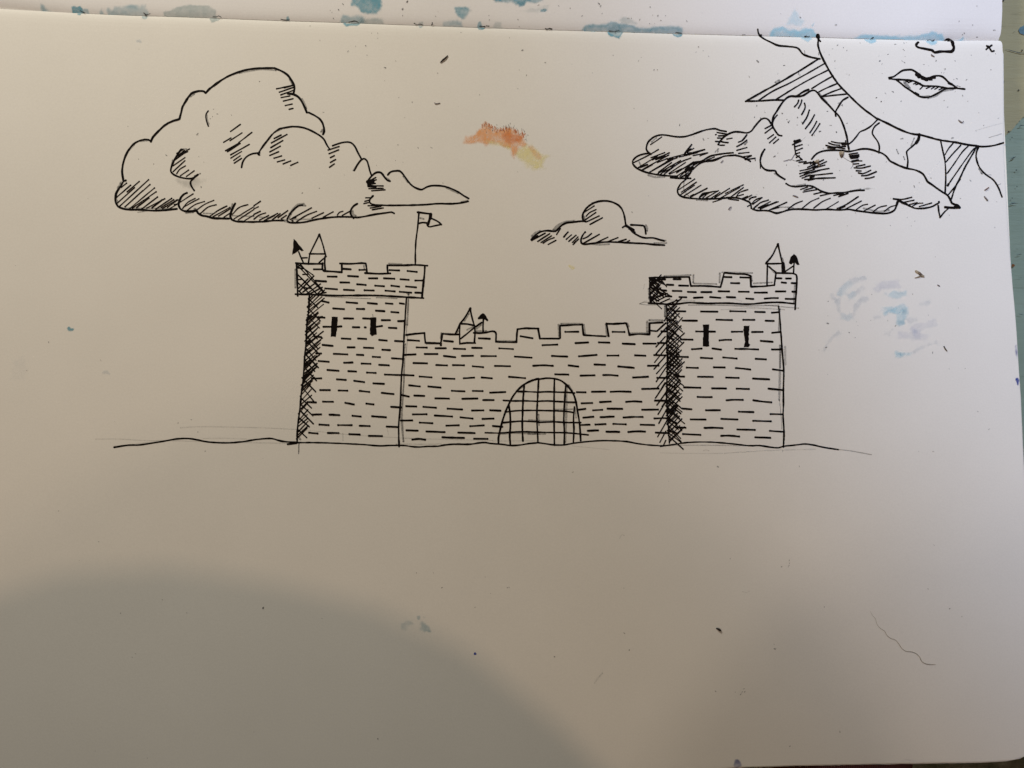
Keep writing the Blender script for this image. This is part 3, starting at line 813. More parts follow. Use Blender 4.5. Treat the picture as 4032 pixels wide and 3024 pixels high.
g.add('H', "400 1290 650 1340 800 1320 w8;1200 180 1150 300 w6;920 360 950 430 w5;1030 470 1050 520 w5", 6)
g.add('G', "1050 120 1100 175 1160 240 w9;380 600 430 670 w5", 7)
P(g, 'pencil_sketch', cloud_r)
S('smudge', 'K', "1690 530 1780 515 1860 528 1750 545", M_smudge, 0.4, cloud_r, soft=5, ragged=3, rim=0)

# --- the sun, cut by the page corner
p = ink()
p.add('I', "1190 165 1190 220 1180 280 1200 370 1240 470 1280 550 1330 640 1390 740 1460 840 1530 920 1610 1000 1720 1110 1850 1225 1980 1320 2045 1370", 7)
p.add('J', "190 1355 330 1420 480 1495 620 1555 740 1585 810 1590 900 1615 1000 1640", 7)
p.add('H', "1340 140 1400 155 1560 200 1700 225 1850 245 2000 275 2100 292 2190 302", 7)
p.add('Y', "440 1058 480 1065 560 1060 620 1045 644 1038", 6.6)
p.add('I', "1185 142 1195 160 w13;1200 170 1218 230 w6", 6)
sun = P(p, 'drawn_sun', None, 'round face of the drawn sun, cut off by the page edge')
p = ink()
p.add('J', "800 240 770 270 765 300 790 320 880 340 1000 365 w8;1000 372 1030 395 1100 385 1180 382 1270 385 w10;1270 385 1300 360 1310 320 1300 280 1290 200 1230 195 w11;1205 205 1235 190 w8", 9)
P(p, 'nose', sun)
p = ink()
p.add('J', "365 765 430 750 500 700 560 660 620 650 700 650 760 685 810 720 850 755 920 775 980 755 1060 735 1120 740 1170 770 1230 830 1290 870 1350 910 w7;770 715 800 745 w15;850 765 915 790 w14;930 770 1030 765 w8;950 795 990 795 w5", 7)
p.add('J', "370 780 480 790 600 795 720 810 790 840 860 880 960 885 1080 890 1200 915 1320 915 1465 928 w6.4;475 800 530 840 600 900 680 950 750 1000 810 1035 890 1050 960 1040 1050 1000 1130 955 1190 925 1320 920 w6.4;1230 840 1280 860 w8;740 985 790 1010 w8", 6)
p.add('J', "600 800 640 820;645 835 700 815;720 855 780 830;755 865 820 845;815 930 860 885;905 920 970 890;980 925 1030 895;1030 930 1080 900;1090 940 1150 910;610 815 640 825", 4.6)
mouth = P(p, 'mouth', sun)
def ray(text_list, label):
    q = ink()
    for reg, t, w in text_list: q.add(reg, t, w)
    P(q, 'sun_ray', sun, label)
ray([('I', "310 55 320 95 345 130 370 128 w5.5;345 135 410 195 500 245 600 292 740 308 880 330 920 370 960 420 1040 455 1130 478 1205 490", 7)], 'wavy uppermost ray, cut off by the fold')
ray([('I', "1180 495 900 670 600 845 350 980 130 1105;130 1105 350 1098 550 1085 690 1090", 6.6), ('I', "320 1090 520 960 760 845 1000 715 1270 560;560 1085 850 905 1100 765 1330 650;1090 920 1250 820 1385 745;1180 975 1320 905 1455 850;1230 1035 1380 970 1520 920;1225 1040 1400 1020 1600 1000", 5.4)], 'long pointed ray filled with stripes')
ray([('I', "1610 1050 1540 1090 1470 1190 1430 1270 1437 1320", 6.4), ('G', "1890 490 1800 580 1720 630 1640 665 1590 730 1530 800 1480 840", 5.6)], 'wavy plain ray above the cloud')
ray([('G', "1920 535 1860 580 1825 640 1820 690 1850 740 1895 800 1920 870 1915 970", 5.6), ('H', "1280 130 1275 190 1240 240 1180 300 1110 360 1080 395 1085 450 1100 530 1090 640", 6), ('H', "1280 120 1268 200 1225 262", 10)], 'wavy plain ray with one thickened side')
ray([('H', "1620 230 1650 370 1680 500 1695 650 1700 800 1690 1040;2190 320 2120 440 2000 650 1940 780 1850 960 1790 1140", 6), ('H', "1690 440 1740 350 1820 255;1705 555 1800 440 1940 290;1725 735 1850 560 1960 400 2060 300;1725 935 1860 740 2000 540 2140 355 2190 320;1745 1070 1860 930 1930 830;1730 930 1745 905 w8", 5)], 'striped ray ending behind the cloud tip')
ray([('Y', "465 1065 448 1110 448 1150 465 1205 485 1235 520 1270 570 1305 605 1355 635 1430", 6)], 'last wavy ray, beside the right page edge')
g = gr()
g.add('J', "590 830 620 870 660 915 w12;930 1062 1030 1035 1130 965 w8;1140 960 1300 935 w6;1350 880 1400 895 w4;820 1035 950 1025 w5", 7)
g.add('I', "160 1090 250 1040 350 985 w9;560 830 620 800 w8;1200 990 1230 1030 w7;900 690 895 715 w4;985 370 990 420 w4;1190 400 1188 435 w4", 6)
g.add('Y', "470 1225 490 1260 w10;540 1000 590 985 630 972 w3;520 1270 555 1270 w3;600 1345 625 1335 w3", 4)
P(g, 'pencil_sketch', sun)
S('smudge', 'J', "590 830 640 850 690 940 640 920 590 870", M_smudge, 0.3, sun, soft=6, ragged=4, rim=0)
p = ink().add('J', "1780 350 1800 330 1830 310 1865 285;1790 295 1815 310 1840 350 1860 380 1890 372;1795 300 1810 305 w8", 6.4)
P(p, 'pen_mark', None, 'small pen x in the top right page corner')

# --- hatching for the shaded wall sides
def hatch(pen, x_of, y0, y1, step, length, ang, w, jit=0.25):
    y = y0
    while y < y1:
        x = x_of(y) + random.uniform(-4, 5)
        l = length(y) * random.uniform(1 - jit, 1 + jit)
        a = math.radians(ang + random.uniform(-5, 5))
        pen.stroke([(x, y), (x + l * math.cos(a), y + l * math.sin(a))], w * random.uniform(.8, 1.15))
        y += step(y) * random.uniform(.6, 1.4)

# --- left tower
p = ink()
p.add('L', "155 815 340 825 520 825;520 815 518 900 545 925;545 925 660 930 780 940;780 940 780 825;755 820 900 825 1050 815 1105 820;1105 820 1120 900 1120 950;1095 950 1280 960 1440 955;1410 955 1400 900 1400 845;1400 845 1600 845 1780 840 1945 850;1910 850 1905 960 1890 1100 1870 1285;150 1238 400 1245 700 1258 1000 1255 1300 1258 1600 1275 1890 1292;165 820 172 1000 180 1260", 6.8)
p.add('L', "340 1260 330 1450 310 1659;1660 1290 1645 1500 1640 1659", 6)
p.add('M', "285 0 280 100 270 300 255 450 245 600 235 750 215 900 205 1000 190 1150 170 1300 160 1430 160 1530;1512 0 1500 250 1490 480 1470 700 1460 950 1450 1150 1435 1320 1440 1590", 6)
tower_l = P(p, 'drawn_tower', None, 'left drawn castle tower with the flag')
d = ink()
d.add('L', "400 900 515 900;790 892 900 900;1020 908 1115 908;1430 910 1560 915;1675 922 1800 935;590 998 710 1000;865 990 1000 998;1150 1022 1262 1022;1355 1022 1495 1028;1580 1035 1690 1043;1780 1052 1875 1052;420 1055 565 1065;760 1078 880 1080;990 1103 1105 1113;1235 1122 1355 1130;1455 1122 1560 1135;1655 1133 1790 1145;555 1160 715 1172;810 1178 945 1185;1090 1185 1215 1188;1375 1190 1500 1200;1570 1205 1725 1218;1780 1217 1860 1220", DW, dot=1.12)
d.add('L', "505 1330 600 1352;845 1348 990 1360;1135 1358 1258 1370;1380 1362 1470 1370;1570 1362 1625 1370;665 1432 810 1442;985 1438 1085 1440;1245 1462 1360 1470;1455 1480 1550 1488;460 1550 545 1558;810 1568 935 1570;1070 1568 1165 1572;1325 1592 1435 1592;1545 1605 1630 1603", DW, dot=1.12)
d.add('M', "490 85 585 85;660 85 715 80;860 90 940 92;1010 92 1020 93;1150 85 1225 75;1312 97 1405 102;375 205 460 215;720 232 828 237;925 232 1025 238;1190 250 1285 258;1390 263 1500 270;480 312 605 325;795 343 880 343;998 347 1115 352;1230 373 1325 378;400 420 460 420;620 425 790 432;910 436 990 440;1110 462 1200 466;1350 480 1480 490;430 515 555 525;750 537 855 533;970 547 1080 550;1190 563 1310 570;540 627 680 638;802 642 900 647;1038 660 1145 665;1262 685 1470 692;345 735 462 732;660 745 770 752;875 763 1000 780;1118 795 1250 802;450 880 570 880;680 885 790 887;945 890 1065 903;1222 915 1370 930;290 1030 395 1035;485 1025 610 1027;765 1040 872 1060;1030 1050 1118 1060;1340 1090 1465 1098;350 1188 460 1185;565 1188 690 1195;855 1202 958 1212;1100 1208 1275 1222;440 1313 555 1320;675 1320 845 1320;945 1328 1070 1332;1285 1338 1430 1345;310 1415 415 1425;545 1418 680 1420;815 1433 945 1438;1060 1455 1225 1458", DW, dot=1.12)
P(d, 'brickwork', tower_l)
h = ink()
h.add('L', "165 820 385 975;215 830 535 1205;190 860 530 1210;170 960 440 1235;180 1080 350 1240;175 1180 250 1240;165 880 250 890;190 1160 320 1030;200 1200 400 990;250 1210 430 1080;300 1235 490 1100;350 1230 515 1145;430 1240 565 1215;180 1040 240 1035;250 970 330 965;170 850 240 900;270 1150 370 1160", 5)
edge_l = lambda y: float(np.interp(y, [1164, 1260, 1400, 1500, 1620, 1740], [1216, 1208, 1200, 1192, 1178, 1170]))
hatch(h, edge_l, 1190, 1550, lambda y: 10, lambda y: np.interp(y, [1190, 1350, 1550], [78, 72, 62]), -42, 4.2)
hatch(h, edge_l, 1560, 1735, lambda y: 17, lambda y: 52, -45, 4.2)
hatch(h, edge_l, 1175, 1730, lambda y: 34, lambda y: np.interp(y, [1175, 1400, 1730], [62, 70, 58]), 46, 4.8, .2)
hatch(h, edge_l, 1180, 1520, lambda y: 40, lambda y: 22, -42, 6)
P(h, 'hatching', tower_l)
for t in ("1305 1247 1330 1247 1327 1300 1323 1326 1302 1326 1304 1285", "1457 1249 1482 1250 1481 1290 1483 1317 1464 1323 1455 1315 1458 1285"):
    P(ink().fill('Z', t), 'window_slit', tower_l)
p = ink().add('L', "325 830 345 690;345 690 475 425;475 425 520 560 560 710;340 690 555 690;550 730 548 820 555 920;570 725 520 765 470 810 w5", 6)
p.add('L', "470 440 476 425 w8", 7)
P(p, 'turret', tower_l)
p = ink().fill('L', "125 482 165 520 270 650 235 652 205 635 170 665 105 700 118 600").add('L', "195 665 225 740 260 815 w6;235 745 310 742 w5", 6)
P(p, 'arrow', tower_l)
p = ink().add('L', "1830 120 1815 300 1785 560 1780 830 w5.6;1810 122 1990 145 w7;1980 150 1975 220 1950 295 w8;1990 150 1985 205 w12;1825 275 1880 262 1940 268;1940 268 1945 300 1965 320 2050 305 2135 290;2135 290 2090 250 2000 205", 6)
flag = P(p, 'flag', tower_l, 'two-tailed flag on a tall pole')
g = gr()
g.add('L', "1670 1220 1690 1240 w9;1688 1240 1685 1330 1670 1659 w8;560 1270 800 1285 1170 1300 w4;1250 1285 1400 1290 1530 1298 w5;1420 820 1600 830 w6;150 900 150 1150 w8;1845 200 1895 215 w8;1200 1515 1205 1545 w4;480 440 540 600 w4;1080 850 1090 900 w7", 5)
g.add('M', "1520 300 1500 500 1500 800 1490 1000 1480 1200 1500 1530 w5;180 1550 180 1659 w4;1540 0 1530 200 w4;170 1460 200 1500 w8", 4)
P(g, 'pencil_sketch', tower_l)

# --- curtain wall with the gate
p = ink()
p.add('N', "155 548 300 530 440 518;440 518 445 600 455 670;455 670 560 675 690 680;690 680 700 640 715 530;715 530 850 540 985 540;695 680 695 708 w8;1205 515 1300 520 1400 510 1500 490 1545 510 1550 655;1550 655 1700 660 1870 660;1870 660 1875 560 1885 460;1885 460 2000 445 2212 450", 6.8)
p.add('O', "0 450 150 448;150 448 165 520 180 605;180 605 300 605 480 605;495 595 492 420;495 405 650 395 840 388;840 388 850 480 860 550;860 550 1000 560 1200 570;1250 570 1215 370;1215 375 1350 375 1520 365;1520 365 1550 450 1570 550;1570 550 1720 535 1885 540;1885 540 1885 365;1885 365 2090 355;1890 480 2000 490 w5.6;2000 490 2140 360 w5.6", 6.8)
wall = P(p, 'drawn_wall', None, 'drawn castle wall between the two towers')
d = ink()
d.add('N', "180 628 355 640;740 638 880 652;1285 600 1455 608;1935 568 2120 600;318 742 475 745;612 755 772 755;895 762 1070 768;1180 748 1330 752;1602 757 1815 768;130 858 300 850;445 845 640 845;742 875 918 895;1022 875 1195 872;1325 878 1550 878;1845 885 2105 902;270 985 480 990;622 1017 790 1022;882 1018 1055 1020;1190 1035 1350 1050;1535 1030 1770 1035;100 1170 270 1178;365 1195 550 1208;722 1225 905 1232;1050 1222 1212 1212;1330 1210 1487 1223;1755 1200 2005 1220", DW, dot=1.12)
d.add('P', "200 463 368 480;500 480 688 498;865 548 1062 557;1192 550 1343 553;1460 577 1695 567;80 612 195 638;283 622 437 628;608 665 820 670;1027 672 1262 668;1352 692 1515 692;155 787 312 792;422 797 618 812;800 825 1025 838;1180 855 1355 852;1462 850 1622 858;260 915 472 912;600 932 868 948;1000 960 1187 980;1342 985 1512 980;75 1010 250 1008;367 1042 562 1052;780 1090 972 1083;1150 1098 1362 1085;1505 1095 1650 1108;160 1162 335 1168;470 1180 752 1190;965 1197 1220 1205;252 1307 340 1295 450 1308;720 1270 850 1275 1055 1280;1212 1293 1420 1295", DW, dot=1.12)
d.add('O', "575 500 778 498;1312 500 1495 502;222 708 450 698;735 675 930 665;1098 663 1260 668;1468 683 1655 692;1790 683 1980 683;2015 672 2145 675;2070 492 2150 492;368 875 605 885;788 880 920 870 1062 858;1232 870 1400 868;1660 865 1820 872;1958 862 2130 866;75 1028 230 1020 382 1028;628 1022 775 1040;1030 1008 1192 1013;1398 1038 1520 1048 1640 1060;1860 1028 2025 1025;418 1160 622 1165;812 1182 1030 1175;1165 1172 1280 1172 1390 1182;1630 1210 1860 1198;2005 1215 2150 1215;1770 1388 2025 1382;1970 1570 2160 1575", DW, dot=1.12)
d.add('Q', "660 498 778 500;865 493 1045 490;1120 493 1250 488 1392 493;725 650 868 645;975 633 1122 625;1330 630 1430 622 1538 628;680 738 775 725;880 745 1005 738;1078 722 1278 725;1548 737 1765 735;748 845 885 832;982 838 1162 830;1295 842 1430 835 1555 835;1715 855 1890 850;705 945 833 940;913 938 1050 932;1155 930 1325 935;1528 940 1712 945;808 1023 948 1018;1062 1035 1237 1038;1360 1040 1480 1030 1588 1035;1735 1048 1900 1055;1725 612 1890 615", DW, dot=1.12)
P(d, 'brickwork', wall)
h = ink()
h.add('O', "2115 330 2150 270;2015 580 2140 440;1985 735 2130 575;1985 845 2150 650;1965 975 2145 745;1955 1080 2130 880;1995 1150 2145 980;1990 1275 2145 1050;2005 1370 2150 1190;1975 1530 2130 1290;2000 1640 2150 1430;2080 1660 2150 1560", 4.8)
h.add('Q', "1735 575 1870 370;1750 675 1880 490;1765 800 1870 630;1775 925 1880 735;1760 1105 1890 880;1790 1180 1870 1030;1840 1220 1870 1155", 4.8)
P(h, 'hatching', wall)
p = ink()
p.add('P', "1590 1370 1590 1280 1610 1180 1640 1060 1690 900 1750 760 1800 660 1870 560 1960 470 2060 410 2150 375 2212 360", 7)
p.add('Q', "130 325 260 308 380 320 450 345 510 390 580 470 625 550 650 640 670 760 690 880 705 1020 712 1155", 7)
p.add('P', "1750 770 1770 900 1775 1100 1765 1250 1775 1390 w7;1990 470 1975 650 1965 900 1960 1100 1970 1330 w7;1885 555 2000 560 2212 570;1665 697 1800 705 2000 705 2212 712;1700 880 1800 865 1950 855 2212 853;1655 1045 1800 1030 1950 1020 2212 1030;1385 1200 1600 1205 1750 1195 1950 1185 2212 1190", 6)
p.add('Q', "140 340 125 600 115 850 125 1050 130 1185 w6.6;355 325 350 600 350 900 355 1220 w6.6;510 400 495 600 482 850 490 1050 487 1210 w6.6;628 700 615 850 620 1000 612 1190 w6;136 499 250 492 400 498 520 500 630 510;136 622 250 617 400 625 520 632 655 635;136 747 300 750 450 755 560 765 610 775;136 910 250 905 380 902 500 910 715 912;136 1043 300 1047 500 1050 650 1062 815 1080", 5.8)
P(p, 'gate', wall, 'arched gate with a barred grid')
p = ink()
p.add('N', "1150 135 1060 290 990 375;990 375 1100 378 1210 400;1150 135 1165 220 1195 340 1220 410;1220 410 1225 520 1215 670;990 375 985 540 990 690;990 685 1100 672 1230 675;1005 605 1100 530 1220 430 1330 355;985 390 960 450 920 530;1145 145 1155 135 w8", 6)
P(p, 'turret', wall)
p = ink().add('N', "1355 310 1350 400 1352 500 w6;1285 290 1350 228 1415 318 w8;1290 292 1350 285 1395 300 w7;1330 260 1370 260 w7", 6)
P(p, 'arrow', wall)
g = gr()
g.add('O', "470 390 480 570 w9;510 378 840 378 w9;860 390 880 540 w9;1205 380 1225 570 w8;1540 370 1560 420 w8;1580 520 1860 515 w6;1850 340 1850 500 w9;1880 318 2090 325 w9;1730 65 1800 40 1960 60 w3;1730 65 1850 82 2120 75 w3;2125 100 2125 260 w8;2120 330 2150 320 w6", 7)
g.add('N', "700 520 690 600 w7;1240 495 1400 490 w9;1560 640 1860 645 w7;1060 330 1130 220 w8;1100 470 1200 420 w6;1250 450 1320 390 w8;730 520 850 528 w5;945 510 980 480 w6;1180 250 1210 380 w5;1130 195 1145 160 w5;190 0 180 200 w4;180 560 150 900 w3;470 690 600 685 w5", 6)
g.add('P', "1790 1200 1950 1205 2212 1215 w9;1920 510 1975 480 w9;1890 575 1990 575 w5;2060 1000 2180 1010 w6;1620 1225 1760 1215 w5;130 50 120 400 90 700 80 1000 110 1340 w6", 6)
g.add('Q', "520 430 515 800 500 1180 w9;138 888 330 885 w6;350 735 600 730 w6;540 645 640 648 w6;0 1065 230 1060 w9;640 720 650 850 w5;550 400 600 480 w6;140 800 145 950 w6", 6)
P(g, 'pencil_sketch', wall)

# --- right tower
p = ink()
p.add('S', "120 500 240 495 450 492 630 490;630 490 650 600;650 605 840 605 1030 620;1030 620 1055 530 1075 445;1085 435 1230 450 1350 455 1415 475;1415 475 1420 615;1420 615 1570 610 1720 595;1720 595 1740 440;1735 440 1820 440 1960 445;1960 445 2000 465 2005 600 1995 750 1985 905;125 500 125 650 135 825;110 825 240 830 370 840 480 835 620 820 850 828 1100 825 1400 838 1600 820 1780 815 1970 832", 6.6)
p.add('S', "340 850 350 1100 345 1300 350 1500 350 1659 w5;1775 870 1795 1080 1815 1350 1840 1659", 6)
p.add('T', "100 0 105 300 100 600 95 800 110 1050 125 1300 140 1520 w5.4;1885 0 1905 200 1920 400 1915 650 1915 900 1910 1100 1925 1350 1915 1580", 6.4)
tower_r = P(p, 'drawn_tower', None, 'right drawn castle tower without a flag')
d = ink()
d.add('S', "345 588 425 592;500 600 615 602;430 518 520 518;1080 490 1170 493;1285 495 1405 498;1165 568 1270 570;1740 505 1810 508;1870 510 1930 510;1815 560 1870 565;1940 568 1990 570;420 668 530 670;612 680 715 685;785 683 915 683;1005 673 1140 675;1265 678 1390 680;1470 690 1625 690;1740 675 1860 675;1950 678 1995 680;330 738 400 740;505 747 592 750;690 757 800 752;897 747 1028 758;1112 747 1218 752;1360 766 1450 772;1597 768 1690 760 1765 760;1865 770 1980 772", DW, dot=1.1)
d.add('S', "450 928 580 930;780 932 990 935;1155 928 1350 932;1475 937 1597 940;1690 948 1775 940;545 1048 728 1050;978 1037 1178 1042;1322 1038 1465 1040;1608 1050 1712 1053;718 1187 960 1190;1175 1192 1308 1190;1435 1195 1570 1193;1692 1205 1790 1195;520 1290 672 1293;1018 1302 1090 1295 1165 1295;1548 1308 1697 1320;665 1415 788 1407;928 1405 1038 1420;1220 1410 1350 1412 1512 1418;1690 1418 1805 1418;470 1510 612 1515;778 1525 922 1532;1065 1520 1237 1535;1482 1538 1612 1545;280 660 335 665;250 520 320 520", DW, dot=1.12)
d.add('T', "410 345 582 350;832 340 1000 343;1175 352 1290 362 1398 375;1750 372 1905 393;240 480 368 485;585 487 815 490;1022 500 1217 505;1442 515 1692 528;368 652 620 658;805 667 1022 670;1187 672 1378 678;1682 672 1910 695;580 800 700 805 798 803;1028 853 1150 845 1282 847;1447 853 1580 872 1725 885;342 982 482 993;710 1008 925 1008;1222 1030 1447 1037;1715 1068 1900 1070;472 1150 703 1153;947 1142 1200 1152;1443 1173 1718 1180;685 1283 830 1280 968 1287;1197 1307 1470 1315;1705 1330 1925 1345;350 1378 622 1392;945 1407 1050 1402 1225 1417;1477 1428 1712 1437;240 1275 390 1280", DW, dot=1.12)
P(d, 'brickwork', tower_r)
h = ink()
def tri(y): return float(np.interp(y, [1092, 1195], [60, 62]))
hatch(h, lambda y: 2558, 1098, 1185, lambda y: 11, lambda y: 58, 40, 4.2, .3)
hatch(h, lambda y: 2558, 1125, 1196, lambda y: 11, lambda y: 54, -44, 4.2, .3)
h.add('S', "130 500 330 595;250 500 340 615;160 505 300 560;135 560 200 500;130 590 240 500;140 700 250 560;170 770 350 700;210 800 370 720;260 820 380 770;140 800 310 690;150 640 330 720;200 620 400 740;330 840 515 780 ;400 840 470 780;130 520 200 540 w9;130 570 180 560 w9;200 560 250 600 w6;150 780 180 720 w7;130 620 180 640 w7;140 740 240 800", 4.4)
edge_r = lambda y: float(np.interp(y, [1195, 1360, 1500, 1600, 1690, 1745], [2625, 2627, 2626, 2624, 2630, 2637]))
hatch(h, edge_r, 1225, 1742, lambda y: 9.5, lambda y: np.interp(y, [1225, 1500, 1742], [68, 72, 64]), -46, 4.2, .25)
hatch(h, edge_r, 1200, 1720, lambda y: 17, lambda y: np.interp(y, [1200, 1500, 1720], [66, 76, 70]), 42, 4.6, .25)
hatch(h, edge_r, 1215, 1720, lambda y: 36, lambda y: 30, 20, 6)
P(h, 'hatching', tower_r)
for t in ("803 1098 885 1100 880 1200 885 1378 805 1380 805 1300 812 1200", "1325 1115 1400 1115 1395 1250 1390 1340 1410 1355 1385 1392 1325 1385 1345 1320 1330 1220"):
    P(ink().fill('S', t), 'window_slit', tower_r)
p = ink().add('S', "1765 70 1740 120 1690 220 1610 315;1610 320 1700 320 1820 318;1765 70 1790 180 1820 310 1840 430;1830 320 1835 420 w13;1630 330 1625 600;1630 345 1740 430 w6;1760 85 1766 70 w8", 6)
P(p, 'turret', tower_r)
p = ink().fill('S', "1970 195 2000 220 2020 260 2040 335 2010 338 1975 290 1935 330 1905 312 1930 230").add('S', "1972 300 1965 440 w6;1850 425 1970 345 w5.6", 6)
P(p, 'arrow', tower_r)
g = gr()
g.add('S', "310 480 500 472 650 465 w7;685 465 680 560 w8;690 572 980 580 w6;1022 440 1018 560 w7;1050 430 1200 432 1440 440 w6;1425 480 1435 540 w8;1455 572 1690 560 w6;110 640 115 770 w7;1985 600 1975 820 w9;620 850 1000 850 1400 860 1780 850 w4;1600 850 1800 870 2030 890 w4;1790 900 1780 1200 w8;1800 1400 1795 1650 w7;330 860 325 1000 w9;1655 360 1720 430 w8;1820 250 1850 360 w8;1850 360 1850 420 w6", 5)
g.add('T', "1860 0 1860 400 1850 850 w8;1855 850 1880 1100 1890 1300 w3", 6)
P(g, 'pencil_sketch', tower_r)
g = grf()
g.add('S', "900 845 1300 870 1850 910 w4;0 830 60 800 330 845 w4;1860 1380 1855 1600 w8;390 790 700 800 w8;60 580 45 640 w3;1040 910 1500 890 1850 910 w4;1000 750 1200 770 1300 800 w3", 4)
g.add('T', "1940 20 1945 300 w9;150 1555 600 1555 1400 1560 w5;1910 1580 1910 1640 w3", 5)
P(g, 'pencil_guide', tower_r)

# --- ground line
p = ink()
p.add('U', "218 298 350 278 460 275 600 255 720 235 820 217 940 213 1020 225 1120 245 1300 255 1450 245 1600 222 1740 213 1850 240 1990 250;1900 268 1990 255 w7", 6)
p.add('M', "150 1540 400 1540 700 1550 1000 1565 1200 1580 1330 1575 1440 1575", 5.6)
p.add('P', "0 1395 130 1400 320 1422 500 1412 640 1410 760 1390 900 1378 1160 1378 1270 1360 1370 1352 1480 1368 1640 1380 1780 1398 1920 1392 2050 1370 2180 1358", 6)
p.add('Q', "120 1183 240 1200 350 1215 490 1215 600 1195 760 1175 980 1158 1180 1160 1340 1170 1500 1200 1680 1220 1840 1228", 5.4)
p.add('V', "0 140 120 125 250 105 480 100 680 115 870 135 960 133 1060 148 1140 155 1200 140 1300 130 1400 118 1480 128 1580 150 1725 173", 5.4)
ground = P(p, 'drawn_ground_line', None, 'wavy ground line under the castle')
g = grf()
g.add('U', "40 220 250 218 500 232 800 235 1200 248 1980 260 w4;860 110 1000 100 1600 108 1980 125 w4;215 288 500 255 700 235 w3;1080 212 1300 210 1500 218 w3", 3)
g.add('M', "200 1375 300 1385 700 1430 1100 1460 1659 1490 w3.5;735 1420 735 1520 w4;1290 1360 1310 1440 w3", 3)
g.add('V', "150 130 500 130 850 135 w4;620 208 1000 185 1500 170 w4;415 185 440 177 470 183 w4;1185 170 1185 195 w3;0 205 300 210 600 210 w3", 3)
g.add('P', "0 1375 500 1380 700 1375 w5;140 1290 600 1300 1500 1320 w4;1500 1330 2200 1325 w4", 4)
g.add('Q', "600 1230 900 1260 1100 1280 w3", 3)
P(g, 'pencil_guide', ground)
g = gr().add('U', "2010 260 2005 360 w4.5", 4).add('V', "1725 172 1850 186 2045 222 w4", 4)
P(g, 'pencil_sketch', ground)

# ------------------------------------------------------------------ paint on the paper
FU = 'facing'
def SU(text, mat, k, parent, label=None, **kw): return S('paint_stain', 'Z', text, mat, k, parent, label, **kw)
up = dict(side=-1); lo = dict(side=1)
# along the fold, on the facing page
SU("150 44 158 14 175 25 220 32 245 36 250 48 200 46", M_blue, 0.40, facing, **up)
SU("279 40 280 25 292 22 302 27 315 23 324 33 326 47 318 52 300 52 292 48", M_blue, 0.85, facing, soft=5, ragged=3, **up)
SU("325 36 345 34 356 52 328 52", M_blue, 0.42, facing, soft=6, ragged=4, **up)
SU("380 54 398 33 412 42 424 30 440 38 452 27 480 24 520 19 545 25 572 21 582 45 578 62 480 60 400 56", M_blue, 0.42, facing, **up)
SU("635 66 640 46 700 29 745 20 790 18 822 24 848 45 862 70 800 70 700 66", M_grey_wash, 0.42, facing, soft=8, **up)
SU("828 70 842 57 858 57 870 66 866 72", M_blue, 0.45, facing, soft=5, ragged=4, **up)
SU("1124 70 1127 63 1135 61 1141 67 1141 75 1132 78", M_blue, 0.75, facing, soft=4, ragged=2, **up)
SU("1338 84 1345 56 1362 54 1380 62 1408 58 1436 66 1432 90", M_blue, 0.42, facing, **up)
SU("1400 92 1420 68 1500 70 1540 84 1544 96", M_grey_wash, 0.36, facing, **up)
SU("1380 -12 1384 20 1398 26 1420 45 1450 52 1482 52 1500 38 1505 18 1500 -12", M_blue, 0.80, facing, 'largest blue paint blot at the top edge', soft=12, **up)
SU("1786 26 1800 24 1850 28 1856 40 1842 62 1818 71 1802 62 1792 46", M_blue, 0.62, facing, **up)
SU("1920 -12 1950 6 1998 10 2012 5 2028 20 2052 27 2066 18 2074 6 2096 14 2120 10 2150 -12", M_blue, 0.62, facing, **up)
SU("2032 0 2045 26 2064 22 2072 -2", M_blue, 0.6, facing, soft=6, **up)
SU("2126 46 2128 36 2142 32 2152 38 2146 47", M_blue, 0.7, facing, soft=4, ragged=3, **up)
SU("2040 40 2100 30 2160 20 2150 45 2080 50", M_grey_wash, 0.14, facing, **up)
SU("1738 102 1746 82 1800 77 1818 82 1832 98 1880 100 1882 110 1800 104", M_blue, 0.40, facing, **up)
SU("1876 108 1882 86 1892 82 1906 93 1926 100 1930 106 1900 110", M_blue, 0.62, facing, soft=5, ragged=4, **up)
SU("1930 104 1950 82 1975 84 1985 106", M_grey_wash, 0.22, facing, **up)
SU("1640 96 1650 80 1665 82 1666 98", M_grey_wash, 0.35, facing, soft=5, ragged=4, **up)
SU("2278 120 2304 94 2355 91 2390 94 2404 85 2424 87 2462 92 2484 92 2520 104 2600 103 2668 103 2688 112 2694 128 2600 130 2400 124", M_blue, 0.42, facing, 'long blue wash along the fold', rim=0.5, **up)
SU("2384 122 2400 98 2440 96 2468 124", M_blue, 0.30, facing, **up)
SU("2438 78 2455 65 2482 72 2505 92 2448 90", M_grey_wash, 0.28, facing, **up)
SU("3020 134 3045 110 3080 104 3112 115 3140 118 3168 112 3196 113 3216 124 3228 140 3300 136 3400 135 3500 140 3560 138 3622 136 3650 127 3682 123 3712 132 3742 145 3800 141 3820 150 3740 158 3600 156 3400 151 3200 145", M_blue_pale, 0.62, facing, 'long pale blue wash at the right end of the fold', rim=0.3, **up)
SU("3095 96 3118 60 3128 34 3148 70 3168 85 3155 104", M_blue_pale, 0.28, facing, soft=14, **up)
SU("3192 100 3206 88 3204 100 3198 106", M_blue_pale, 0.5, facing, soft=4, ragged=3, **up)
